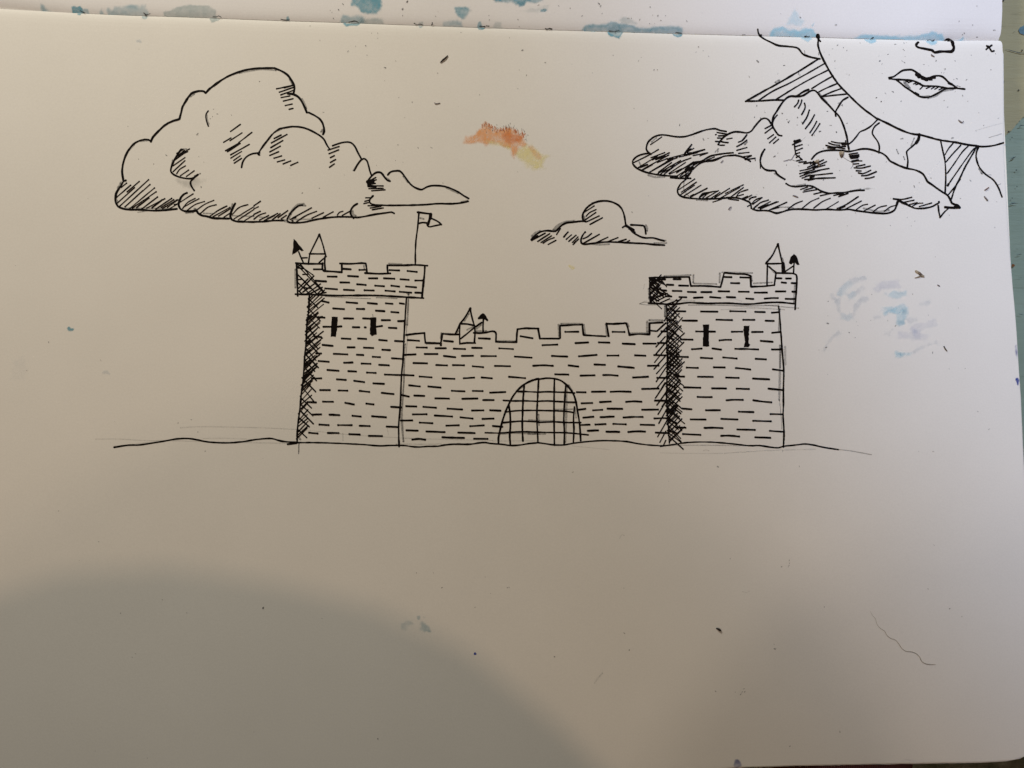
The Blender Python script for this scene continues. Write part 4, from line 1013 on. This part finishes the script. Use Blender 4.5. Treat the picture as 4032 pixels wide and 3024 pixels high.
# the same puddles where they ran over onto the drawn page
SU("300 44 304 55 314 59 324 52 327 44", M_blue, 0.75, page, soft=4, ragged=3, **lo)
SU("552 54 558 70 566 75 576 72 582 56", M_blue, 0.40, page, soft=5, ragged=3, **lo)
SU("816 64 832 92 848 84 866 76 872 62", M_grey_wash, 0.42, page, soft=4, ragged=3, **lo)
SU("1336 80 1352 92 1362 103 1380 98 1404 99 1414 92 1418 84", M_blue, 0.72, page, soft=6, ragged=5, **lo)
SU("1640 92 1652 108 1662 102 1668 92", M_blue, 0.45, page, soft=5, ragged=4, **lo)
SU("1876 98 1886 110 1898 113 1908 108 1912 98", M_blue, 0.75, page, soft=5, ragged=4, **lo)
SU("2384 114 2398 134 2416 146 2438 152 2448 140 2470 124 2478 116", M_blue, 0.72, page, 'blue paint bulge below the fold', soft=6, ragged=5, rim=.4, **lo)
SU("2644 124 2654 140 2670 147 2686 140 2694 124", M_blue, 0.66, page, soft=5, ragged=3, rim=.4, **lo)
SU("2320 114 2330 123 2345 122 2350 114", M_blue_pale, 0.4, page, soft=4, ragged=3, **lo)
SU("3146 138 3160 152 3182 168 3200 152 3210 140", M_blue_pale, 0.62, page, soft=6, ragged=4, **lo)
SU("3392 146 3408 162 3430 170 3448 165 3464 146", M_blue_pale, 0.70, page, soft=6, ragged=4, **lo)
SU("3638 150 3650 168 3668 180 3686 174 3702 152", M_blue_pale, 0.66, page, soft=6, ragged=4, **lo)
# edges of the page
SU("3995 1362 4002 1358 4004 1368 4006 1400 4004 1412 3999 1395", M_ultra, 0.55, page, soft=5, ragged=3)
SU("4000 1492 4008 1486 4012 1500 4012 1520 4003 1515", M_ultra, 1.0, page, 'dark blue paint spot on the right edge', soft=3, ragged=3)
SU("2886 3016 2894 2990 2906 2986 2914 2998 2920 3018 2900 3022", M_ultra, 0.42, page, soft=5, ragged=4)
SU("2896 3004 2902 2990 2910 2994 2910 3006", M_ultra, 0.30, page, soft=4, ragged=3)
SU("1866 2570 1870 2568 1874 2571 1874 2577 1869 2578 1866 2575", M_ultra, 1.3, page, soft=2, ragged=1)
SU("3560 2990 3580 2988 3600 2994 3580 2998", M_ultra, .18, page, soft=5, ragged=4)
# left dab and bottom smudge
SU("264 1290 272 1286 278 1291 290 1296 288 1302 272 1304 265 1300", M_blue, 0.85, page, soft=4, ragged=4)
S('smudge', 'a', "420 560 600 530 700 550 730 590 560 610 530 740 420 730", M_blue, 0.26, page, soft=16, ragged=14, rim=0)
S('smudge', 'a', "840 600 900 550 980 560 1070 650 1060 740 850 730 800 690", M_blue, 0.38, page, soft=14, ragged=12, rim=0)
S('smudge', 'a', "800 430 840 420 840 500 805 500", M_blue, 0.3, page, soft=5, ragged=6)
S('smudge', 'a', "910 430 970 425 985 450 930 460", M_blue, 0.5, page, soft=4, ragged=4)
# orange and yellow smear under the sky
S('paint_smear', 'W', "150 680 200 560 320 540 430 420 560 310 600 225 640 262 720 300 760 390 900 400 980 380 1150 350 1200 380 1350 480 1450 520 1450 620 1510 690 1400 770 1300 840 1270 940 1240 990 1190 930 1150 800 1050 770 900 680 700 690 620 740 540 690 450 660 300 690", M_orange, 0.85, page, 'orange dry brush smear', soft=15, ragged=8, rim=0.0, cell=2.5, streak=.3)
S('paint_smear', 'W', "960 470 1150 455 1300 490 1450 520 1440 570 1350 640 1250 690 1180 700 1050 650 1000 560", M_orange_dark, 0.50, page, 'darker orange core of the smear', soft=14, ragged=7, rim=0, cell=2.5)
S('paint_smear', 'W', "1290 900 1350 780 1500 730 1620 740 1750 840 1850 930 1990 960 1880 1080 1880 1200 1900 1240 1700 1250 1520 1200 1450 1080 1330 1000;650 655 820 645 1000 685 1150 755 1150 825 1000 765 800 700", M_yellow, 0.66, page, 'pale yellow end of the smear', soft=26, ragged=10, rim=0, cell=2.5)
S('paint_smear', 'W', "1560 760 1640 740 1760 850 1850 960 1800 1040 1650 950", M_orange, 0.34, page, soft=10, ragged=8, rim=0)
M_orange_line = ink_material('orange_bristle', (0.60, 0.18, 0.05), 0.3, 0.8, 1500)
fr = Pen(M_orange_line, 0.00003)
sp = Pen(M_speck, 0.000035)
for _ in range(70):
    t = random.random()
    x = 560 + t * 1000; y = float(np.interp(x, [560, 760, 1000, 1200, 1450, 1600], [250, 330, 300, 300, 430, 590])) + random.gauss(20, 55)
    w_ = random.uniform(1.5, 3.2)
    sp.add('W', f"{x:.0f} {y:.0f} {x + random.gauss(2, 4):.0f} {y + random.uniform(5, 34):.0f}", w_ * .8)
for _ in range(60):
    x = random.uniform(540, 1500); y = float(np.interp(x, [540, 640, 760, 1000, 1200, 1450], [270, 240, 330, 360, 350, 470])) + random.gauss(0, 25)
    fr.add('W', f"{x:.0f} {y:.0f} {x + random.gauss(3, 5):.0f} {y + random.uniform(20, 75):.0f}", random.uniform(1.6, 3.4))
P(fr, 'bristle_marks', page, 'orange bristle marks at the top of the smear')
o = P(sp, 'bristle_marks', page, 'dotted brush marks above the orange smear')
# pale blue offset marks, lower right of the sun
def wash(reg, text, w, mat, k):
    for pts, _ in parse(reg, text):
        L = catmull(pts, 9.0)
        a, c = [], []
        for i, q in enumerate(L):
            d = L[min(len(L) - 1, i + 1)] - L[max(0, i - 1)]; d = d / (np.linalg.norm(d) + 1e-9)
            n_ = np.array([-d[1], d[0]]) * w * .8 * random.uniform(.7, 1.2)
            a.append(q + n_); c.append(q - n_)
        ring = a + c[::-1]
        S('paint_trace', 'Z', ' '.join(f"{q[0]:.1f} {q[1]:.1f}" for q in ring), mat, k, page, soft=11, ragged=7, rim=0, cell=3.5)
wash('X', "480 530 520 430 600 370 700 320 820 295;590 530 690 490 780 410;470 560 475 660 520 760 590 795 660 750 700 660 760 580 850 545", 12, M_greygreen, 0.26)
wash('X', "480 520 540 430 640 350;520 770 590 795 640 770", 16, M_blue_pale, 0.14)
wash('X', "600 540 690 500", 14, M_blue_pale, 0.18)
wash('X', "290 1215 340 1120 400 1040 490 970;390 490 410 540 470 575", 8, M_greygreen, 0.26)
wash('X', "1390 970 1450 920 1560 890 1700 850;1220 1010 1350 1020 1480 1020 1600 1030;1400 960 1500 1020", 20, M_lavender, 0.22)
wash('X', "1330 840 1460 810;1400 1225 1500 1170 1700 1100;1500 645 1620 590;920 800 1020 780", 9, M_greygreen, 0.24)
wash('X', "1000 690 1100 720 1180 700;1030 765 1100 730", 11, M_blue_pale, 0.4)
S('paint_trace', 'X', "860 440 930 390 970 355 1100 335 1245 325 1255 410 1100 450 930 470", M_lavender, 0.24, page, soft=12, ragged=9, rim=0)
S('paint_trace', 'X', "1060 490 1160 460 1320 470 1330 530 1200 545 1090 535", M_blue_pale, 0.30, page, soft=12, ragged=9, rim=0)
S('paint_trace', 'X', "1160 470 1310 470 1330 510 1220 520", M_blue, 0.16, page, soft=12, ragged=9, rim=0)
S('paint_trace', 'X', "1020 665 1120 650 1220 640 1290 615 1335 665 1335 780 1300 880 1230 905 1190 850 1190 760 1110 720", M_blue_pale, 0.40, page, soft=12, ragged=9, rim=0)
S('paint_trace', 'X', "1240 680 1320 650 1330 740 1270 770", M_blue, 0.22, page, soft=12, ragged=9, rim=0)
S('paint_trace', 'X', "1195 830 1300 810 1290 870 1230 885", M_blue, 0.24, page, soft=12, ragged=9, rim=0)
S('paint_trace', 'X', "1170 1295 1200 1220 1300 1225 1420 1220 1340 1280", M_blue_pale, 0.38, page, soft=12, ragged=9, rim=0)
S('paint_trace', 'X', "1220 1240 1300 1235 1310 1275 1230 1280", M_blue, 0.24, page, soft=12, ragged=9, rim=0)
S('paint_trace', 'X', "1060 1000 1150 920 1170 935 1110 1030", M_greygreen, 0.2, page, soft=12, ragged=9, rim=0)
S('paint_trace', 'Z', "48 1420 90 1400 110 1450 95 1500 40 1495", M_greygreen, 0.05, page, soft=16, ragged=10)
S('paint_trace', 'Z', "398 1462 425 1458 430 1472 402 1473", M_greygreen, 0.25, page, soft=5, ragged=5)
S('paint_trace', 'Z', "538 160 552 158 558 168 540 168", M_greygreen, 0.35, page, soft=4, ragged=4)
S('paint_trace', 'Z', "2240 1045 2262 1050 2270 1062 2250 1060", M_yellow, 0.45, page, soft=4, ragged=6)

# stitching holes in the fold, torn and paint-filled
M_hole = solid('torn_thread', (0.018, 0.014, 0.012), 0.8, 0.4, 900)
def hole(pts, w):
    q = Pen(M_hole, 0.00045)
    for s_ in pts: q.stroke(s_, w * random.uniform(.8, 1.2), True, .35)
    P(q, 'stitch_hole', page)
hole([[(315, 41), (324, 46), (332, 49)]], 3)
hole([[(566, 51), (573, 57), (571, 59), (578, 57), (590, 54)], [(570, 58), (576, 59)]], 3.2)
hole([[(838, 65), (852, 65), (860, 62), (870, 67)]], 2.6)
hole([[(1105, 74), (1115, 76), (1124, 77), (1138, 76)], [(1108, 75), (1122, 77)]], 3)
hole([[(1372, 84), (1385, 82), (1400, 81), (1410, 86)]], 2.8)
hole([[(1630, 89), (1642, 94), (1654, 92), (1664, 95)]], 2.8)
hole([[(1702, 87), (1700, 96)], [(1703, 92), (1699, 94)]], 4)
hole([[(1890, 100), (1910, 101)], [(1916, 99), (1925, 100)]], 4)
hole([[(2148, 109), (2156, 111), (2164, 109), (2174, 111)], [(2150, 111), (2155, 111)]], 3.6)
hole([[(2400, 119), (2418, 121), (2424, 126)], [(2424, 120), (2438, 118)]], 3.4)
hole([[(2662, 126), (2686, 128)]], 2.6)
hole([[(2924, 135), (2936, 135)]], 2)
hole([[(3170, 142), (3176, 142)], [(3180, 143), (3188, 143)]], 3.6)
hole([[(3430, 152), (3437, 148), (3440, 147)]], 3)
hole([[(3656, 155), (3668, 153), (3672, 158), (3684, 153)]], 2.8)

# tiny flecks on the paper, past counting
f = Pen(M_speck, 0.00004)
for reg, t in (('I', "305 525 7;690 585 5;183 747 4;1465 290 5;1548 325 5;1598 370 4;2195 425 4;1425 520 5;2072 522 6;1425 628 3;290 1170 4;660 1280 4;730 1370 4;760 1400 6;880 1340 5;945 1410 5;1205 1540 5;1445 1553 6;1795 255 4;2095 1110 4;2025 1055 4;1630 725 4;410 1265 3;1320 1250 4;1525 1160 6;1470 1135 5;350 1350 4"),
               ('J', "350 425 4;580 360 5;590 255 5;460 275 5;630 245 3;565 530 4;590 545 4;870 572 4;1048 518 6;1325 520 4;1180 640 6;1125 690 4;1160 692 3;1350 778 5;1490 793 4;1305 790 3;1560 435 4;250 1110 4;180 1055 4;540 1105 5;425 970 5;1165 1095 4;1740 1455 5;1290 1635 4;1915 415 4;1895 70 4;1480 100 5;1675 150 4;1845 648 4;265 705 3;125 708 2;545 1650 4;1215 1190 3;230 522 5;600 458 3;940 590 3"),
               ('X', "1595 762 3;1400 500 4;1970 672 3;1650 1228 5;1188 895 5;685 1042 5;612 978 4;350 590 5;345 865 6;325 1163 5;235 1195 3;2055 1425 4;1855 1430 3;345 770 3;1680 38 3;890 505 3;880 825 3;700 845 3;720 890 3;1090 830 3;345 1500 3"),
               ('B', "1155 45 5;1300 368 4;1445 420 4;2180 338 4;480 532 4;1290 885 4;1510 918 5;1655 915 5;1265 1055 3;1345 1075 3;250 1410 7;435 1358 4;1780 1300 3"),
               ('A', "1720 335 5;1220 638 3;1262 690 4;1415 702 3;1210 718 3;1185 742 3;1045 910 6;708 1140 5;290 825 3;405 1182 3;1085 1485 6;1060 1153 3;1115 1215 3;570 1235 4"),
               ('F', "795 155 7;1140 365 6;1210 350 4;1880 45 6;1970 60 4;2170 615 6;105 1420 5;345 1185 3;1005 325 3;2015 1065 3"),
               ('G', "145 285 5;515 400 4;735 460 5;600 525 6;580 485 3;730 565 4;890 855 4;400 1020 6;450 970 3;575 1145 3;1110 1362 6;1215 570 5;1060 660 5;1300 668 6;1165 368 4;1385 285 5;1335 245 4;1450 540 5;1880 170 4;1948 228 4;2115 85 6;750 1155 4;1320 1062 3;1345 1225 3;2020 1100 4;240 1475 3"),
               ('H', "1000 190 7;1805 178 6;1465 812 5;1200 945 6;2090 850 5;530 435 3;1755 1400 4;1090 1435 3;1930 1135 3"),
               ('V', "557 338 5;1345 335 4"), ('U', "838 62 4;965 30 3;1100 335 3;1030 150 3;1660 405 2;225 48 2"),
               ('Z', "397 1419 4;3788 2428 4;3740 2397 5;3678 2146 4;3655 2319 5;2183 2585 6;2458 2493 4;2477 2559 5;2456 2315 3;2255 1859 4;3078 2232 4;3108 2207 5;3109 2218 4;3107 2227 3;3104 2232 3;3048 2537 4;3050 2556 5;3053 2553 4;2817 2722 4;2929 2712 4;2932 2724 4;2923 2724 4;2918 2729 4;2916 2735 4;2895 2725 3;1036 2393 6;1268 2435 3;1488 2908 6;3307 2881 5;3110 2938 4;3246 2390 5;230 2012 3;388 2133 3;312 2207 2;1036 2394 5;1870 2390 3;1640 2255 3;1707 2255 3;1740 2313 4;1932 2336 3;1997 2313 4;1910 2271 3;520 2588 3;1000 2882 3;580 2985 3;375 2957 3;3675 1778 4;3850 1620 4;3894 1690 4;3618 1778 3;2004 2312 4;62 1045 2;548 195 2;1463 130 4;1487 130 4;1487 150 3;1440 180 5;1400 182 4;1445 217 4;1515 266 4;1558 240 3;1815 126 4;2006 148 4;2057 197 5;2147 246 4;2073 296 4;2414 218 5;2525 226 3;2514 240 4;2575 275 4;2750 185 5;2768 200 3;2740 206 3;2790 222 4;2588 275 3;1585 35 8;1603 6 8;1585 60 4;1333 38 6;1350 16 5;1307 48 4;1312 70 4;1300 40 3;2292 62 7;2040 76 4;2045 101 4;2245 32 4;2200 23 4;2120 20 5;2358 14 6;2365 24 5;2560 28 5;2590 62 5;2620 62 4;2602 80 4;2558 92 4;2519 77 4;2486 72 4;2474 72 5;2704 83 6;3290 99 9;3150 70 5;3795 132 4;3830 98 4;3845 25 4;3776 84 4;3916 118 5;1715 63 4;1925 60 4;2578 92 3;2570 60 3;3073 55 3")):
    ox, oy, s_ = REG[reg]
    for item in t.split(';'):
        x, y, d_ = (float(q) for q in item.split())
        x = ox + x / s_; y = oy + y / s_
        a = random.uniform(0, math.pi); e_ = d_ * random.uniform(.2, .7)
        f.stroke([(x - e_ * math.cos(a), y - e_ * math.sin(a)), (x + e_ * math.cos(a), y + e_ * math.sin(a))], d_ * random.uniform(.55, .8), True, .3)
for _ in range(95):
    u = random.random()
    if u < .55: x, y = random.uniform(2900, 3930), random.uniform(190, 900)
    elif u < .75: x, y = random.uniform(1200, 2800), random.uniform(0, 700)
    else: x, y = random.uniform(100, 3950), random.uniform(150, 2950)
    f.stroke([(x, y), (x + random.gauss(0, 2), y + random.gauss(0, 2))], random.uniform(1.2, 2.6), True, .3)
o = P(f, 'flecks'); o['kind'] = 'stuff'
# flecks left of the facing page share the drawn page's mesh group only by colour

# faint pencil scratch low on the page
g = grf().add('Z', "2340 2690 2355 2668 2372 2650 w5;2440 2120 2448 2105 2458 2108 w3;2925 2330 2940 2333 2950 2328 w3;3840 515 3890 500 3948 485 w3;3150 560 3170 540 w3", 3)
P(g, 'pencil_scratch')

# ------------------------------------------------------------------ loose bits lying on the paper
M_crumb = solid('eraser_crumb', (0.030, 0.024, 0.022), 0.8, 0.4, 2500)
M_crumb_grey = solid('grey_eraser_crumb', (0.22, 0.20, 0.215), 0.85, 0.25, 2500)
M_crumb_brown = solid('reddish_crumb', (0.20, 0.13, 0.11), 0.85, 0.3, 2500)
M_husk = solid('dry_husk', (0.33, 0.27, 0.19), 0.7, 0.45, 1500)
M_husk_dark = solid('dark_husk_tip', (0.12, 0.085, 0.06), 0.7, 0.4, 1500)
M_hairm = solid('brown_hair_fibre', (0.30, 0.26, 0.20), 0.5, 0.2, 600)

def tube(name, pts, radii, mat, ring=8, height=None, smooth=True):
    """a rolled crumb or fibre lying on the page, following the traced line at its real thickness"""
    L = catmull(pts, 4.0)
    n = len(L)
    vs, fs = [], []
    W3 = []
    for i, q in enumerate(L):
        r_ = float(np.interp(i / (n - 1), np.linspace(0, 1, len(radii)), radii)) * PXM
        hgt = 0 if height is None else float(np.interp(i / (n - 1), np.linspace(0, 1, len(height)), height)) * PXM
        c = Vector(pt(q[0], q[1], r_ * 0.9 + hgt + 0.00002)); W3.append((c, r_))
    base = W3[0][0].copy()
    for i in range(n):
        c, r_ = W3[i]
        d = (W3[min(n - 1, i + 1)][0] - W3[max(0, i - 1)][0]).normalized()
        s_ = d.cross(Vector((0, 0, 1))).normalized(); u_ = s_.cross(d)
        for k in range(ring):
            a = k * math.tau / ring
            rr = r_ * random.uniform(.82, 1.15)
            vs.append(c + s_ * rr * math.cos(a) + u_ * rr * math.sin(a) - base)
    for i in range(n - 1):
        for k in range(ring):
            a0, a1 = i * ring + k, i * ring + (k + 1) % ring
            fs.append((a0, a1, a1 + ring, a0 + ring))
    fs.append(tuple(range(ring - 1, -1, -1))); fs.append(tuple(range((n - 1) * ring, n * ring)))
    o = mesh_obj(name, vs, fs, mat, None, smooth)
    o.location = base
    return o
CG = 'eraser crumbs on the page'
def crumb(reg, pts, radii, label, mat=None, group=CG, cat='eraser crumb', name='eraser_crumb', **kw):
    ox, oy, s_ = REG[reg]
    o = tube(name, [(ox + x / s_, oy + y / s_) for x, y in pts], radii, mat or M_crumb, **kw)
    return tag(o, label, cat, group)
crumb('Z', [(1734, 246), (1742, 238), (1752, 230), (1763, 219)], [2.0, 3.6, 3.2, 2.2], 'long dark eraser crumb near the top, between the big cloud and the fold')
crumb('Z', [(2819, 2473), (2826, 2476), (2833, 2480), (2839, 2485)], [1.6, 3.8, 4.4, 2.4], 'dark pointed crumb on the empty lower page, below the right castle tower')
crumb('Z', [(3716, 1363), (3721, 1374), (3729, 1383)], [1.9, 2.2, 1.6], 'thin bent black crumb right of the pale blue paint traces')
crumb('J', [(1370, 1375), (1395, 1400), (1425, 1415), (1445, 1395)], [1.6, 2.6, 2.4, 1.6], 'curled grey crumb on the sun face below the mouth', M_crumb_grey)
crumb('J', [(975, 425), (990, 445), (1022, 460)], [2.0, 2.6, 1.6], 'pale grey crumb just under the drawn nose', M_crumb_grey)
crumb('Y', [(508, 1382), (520, 1374), (538, 1362)], [2.2, 3.0, 2.0], 'reddish brown crumb beside the lower right page edge of the sun', M_crumb_brown)
crumb('Y', [(504, 1425), (515, 1440), (530, 1458)], [1.8, 3.0, 2.4], 'grey crumb below the reddish one near the right page edge', M_crumb_grey)
crumb('F', [(1505, 1385), (1520, 1362), (1545, 1345)], [2.6, 3.0, 1.6], 'grey crumb under the layered cloud, left of centre', M_crumb_grey)
crumb('G', [(665, 1585), (700, 1597), (745, 1615)], [1.8, 2.8, 1.4], 'flat grey crumb inside the layered cloud above its lower hatching', M_crumb_grey)
crumb('B', [(1690, 425), (1695, 437), (1720, 435), (1750, 430)], [1.8, 2.0, 1.8, 1.4], 'small dark grey crumb between the big cloud and the orange smear', M_crumb_grey)
crumb('F', [(1390, 705), (1405, 690), (1425, 672)], [1.4, 2.2, 1.6], 'tiny grey crumb at the left end of the layered cloud', M_crumb_grey)
crumb('X', [(1705, 385), (1720, 392), (1737, 402)], [1.6, 2.4, 1.4], 'short grey crumb below the forked husk', M_crumb_grey)
# husks fallen on the drawing
def husk(name, reg, outline, mid, label, tip=None, thick=5.0):
    ox, oy, s_ = REG[reg]
    ring = [(ox + x / s_, oy + y / s_) for x, y in outline]
    c = (ox + mid[0] / s_, oy + mid[1] / s_)
    base = Vector(pt(c[0], c[1], 0))
    rr = []
    for i, p_ in enumerate(ring):
        q = ring[(i + 1) % len(ring)]
        for k in range(4): rr.append((p_[0] + (q[0] - p_[0]) * k / 4, p_[1] + (q[1] - p_[1]) * k / 4))
    vs = []; n = len(rr)
    for lvl, (sc, h) in enumerate(((1.0, .25), (1.0, 1.2), (.7, 3.4), (.35, thick))):
        for p_ in rr:
            jit = random.gauss(0, .25)
            vs.append(Vector(pt(c[0] + (p_[0] - c[0]) * sc + jit, c[1] + (p_[1] - c[1]) * sc + jit, h * PXM)) - base)
    vs.append(Vector(pt(c[0], c[1], thick * 1.05 * PXM)) - base)
    fs = []
    for lvl in range(3):
        for i in range(n):
            a0, a1 = lvl * n + i, lvl * n + (i + 1) % n
            fs.append((a0, a0 + n, a1 + n, a1))
    for i in range(n): fs.append((3 * n + i, len(vs) - 1, 3 * n + (i + 1) % n))
    o = mesh_obj(name, vs, fs, M_husk, None, True)
    o.data.materials.append(M_husk_dark)
    if tip:
        tx, ty = ox + tip[0] / s_, oy + tip[1] / s_
        T = Vector(pt(tx, ty, 0)) - base
        for p_ in o.data.polygons:
            if (Vector((p_.center.x, p_.center.y)) - Vector((T.x, T.y))).length < 8.5 * PXM: p_.material_index = 1
    o.location = base
    return tag(o, label, 'seed husk', 'dry husks on the layered cloud')
husk('seed_husk', 'G', [(1335, 955), (1360, 945), (1415, 948), (1412, 985), (1395, 1030), (1368, 1046), (1350, 1020)], (1378, 985), 'triangular brown husk under the top edge of the layered cloud', (1375, 1025), 6)
husk('seed_husk', 'G', [(975, 1095), (1010, 1070), (1045, 1060), (1050, 1100), (1045, 1150), (1065, 1165), (1040, 1170), (1025, 1130), (1000, 1115)], (1030, 1105), 'crumpled pale husk among the dark hatching of the layered cloud', (1045, 1120), 6)
husk('winged_seed', 'X', [(1428, 205), (1445, 202), (1490, 225), (1525, 258), (1545, 270), (1545, 295), (1500, 290), (1430, 306), (1422, 296), (1480, 280), (1490, 262), (1465, 244), (1430, 228)], (1505, 268), 'forked brown husk on blank paper right of the right tower', (1490, 250), 5)
# fibres
def fibre(reg, strands, label, mat, name='fibre', cat='fibre'):
    parts = []
    ox, oy, s_ = REG[reg]
    for pts, rad in strands:
        parts.append(tube(name, [(ox + x / s_, oy + y / s_) for x, y in pts], rad, mat, 6))
    a = parts[0]
    if len(parts) > 1:
        vs = [v.co + a.location for v in a.data.vertices]; fs = [tuple(p_.vertices) for p_ in a.data.polygons]
        for q in parts[1:]:
            off = len(vs)
            vs += [v.co + q.location for v in q.data.vertices]; fs += [tuple(i + off for i in p_.vertices) for p_ in q.data.polygons]
            bpy.data.objects.remove(q)
        base = a.location.copy(); bpy.data.objects.remove(a)
        a = mesh_obj(name, [v - base for v in vs], fs, mat, None, True); a.location = base
    return tag(a, label, cat)
fibre('G', [([(530, 1088), (570, 1080), (600, 1068), (635, 1070), (660, 1040), (685, 1000), (700, 992)], [1.0, 1.4, 1.3, 1.4, 1.3, 1.2]), ([(645, 1062), (690, 1082), (735, 1080)], [.8, .7, .5])],
      'dark branching fibre in the middle of the layered cloud', M_crumb_grey)
fibre('G', [([(1400, 1032), (1440, 1062), (1490, 1090), (1530, 1112), (1540, 1140), (1520, 1175), (1505, 1198)], [.7, .7, .8, 1.0, .9, .7])], 'thin pale thread trailing from the triangular husk', M_crumb_grey)
hair = fibre('b', [([(430, 320), (480, 410), (540, 480), (575, 600), (650, 690), (740, 750), (790, 840), (870, 905), (980, 945), (1050, 1030), (1120, 1130), (1200, 1185), (1340, 1200), (1430, 1240), (1500, 1310), (1550, 1410), (1640, 1460), (1740, 1475), (1850, 1476)], [.35, .5, .5, .6, .7, .9, 1.0, .9, .8, 1.1, 1.0, .9, 1.0, 1.1, 1.1, 1.2, 1.1, 1.0, .6])],
      'fine wavy hair lying across the empty lower right of the page', M_hairm, 'hair', 'hair')
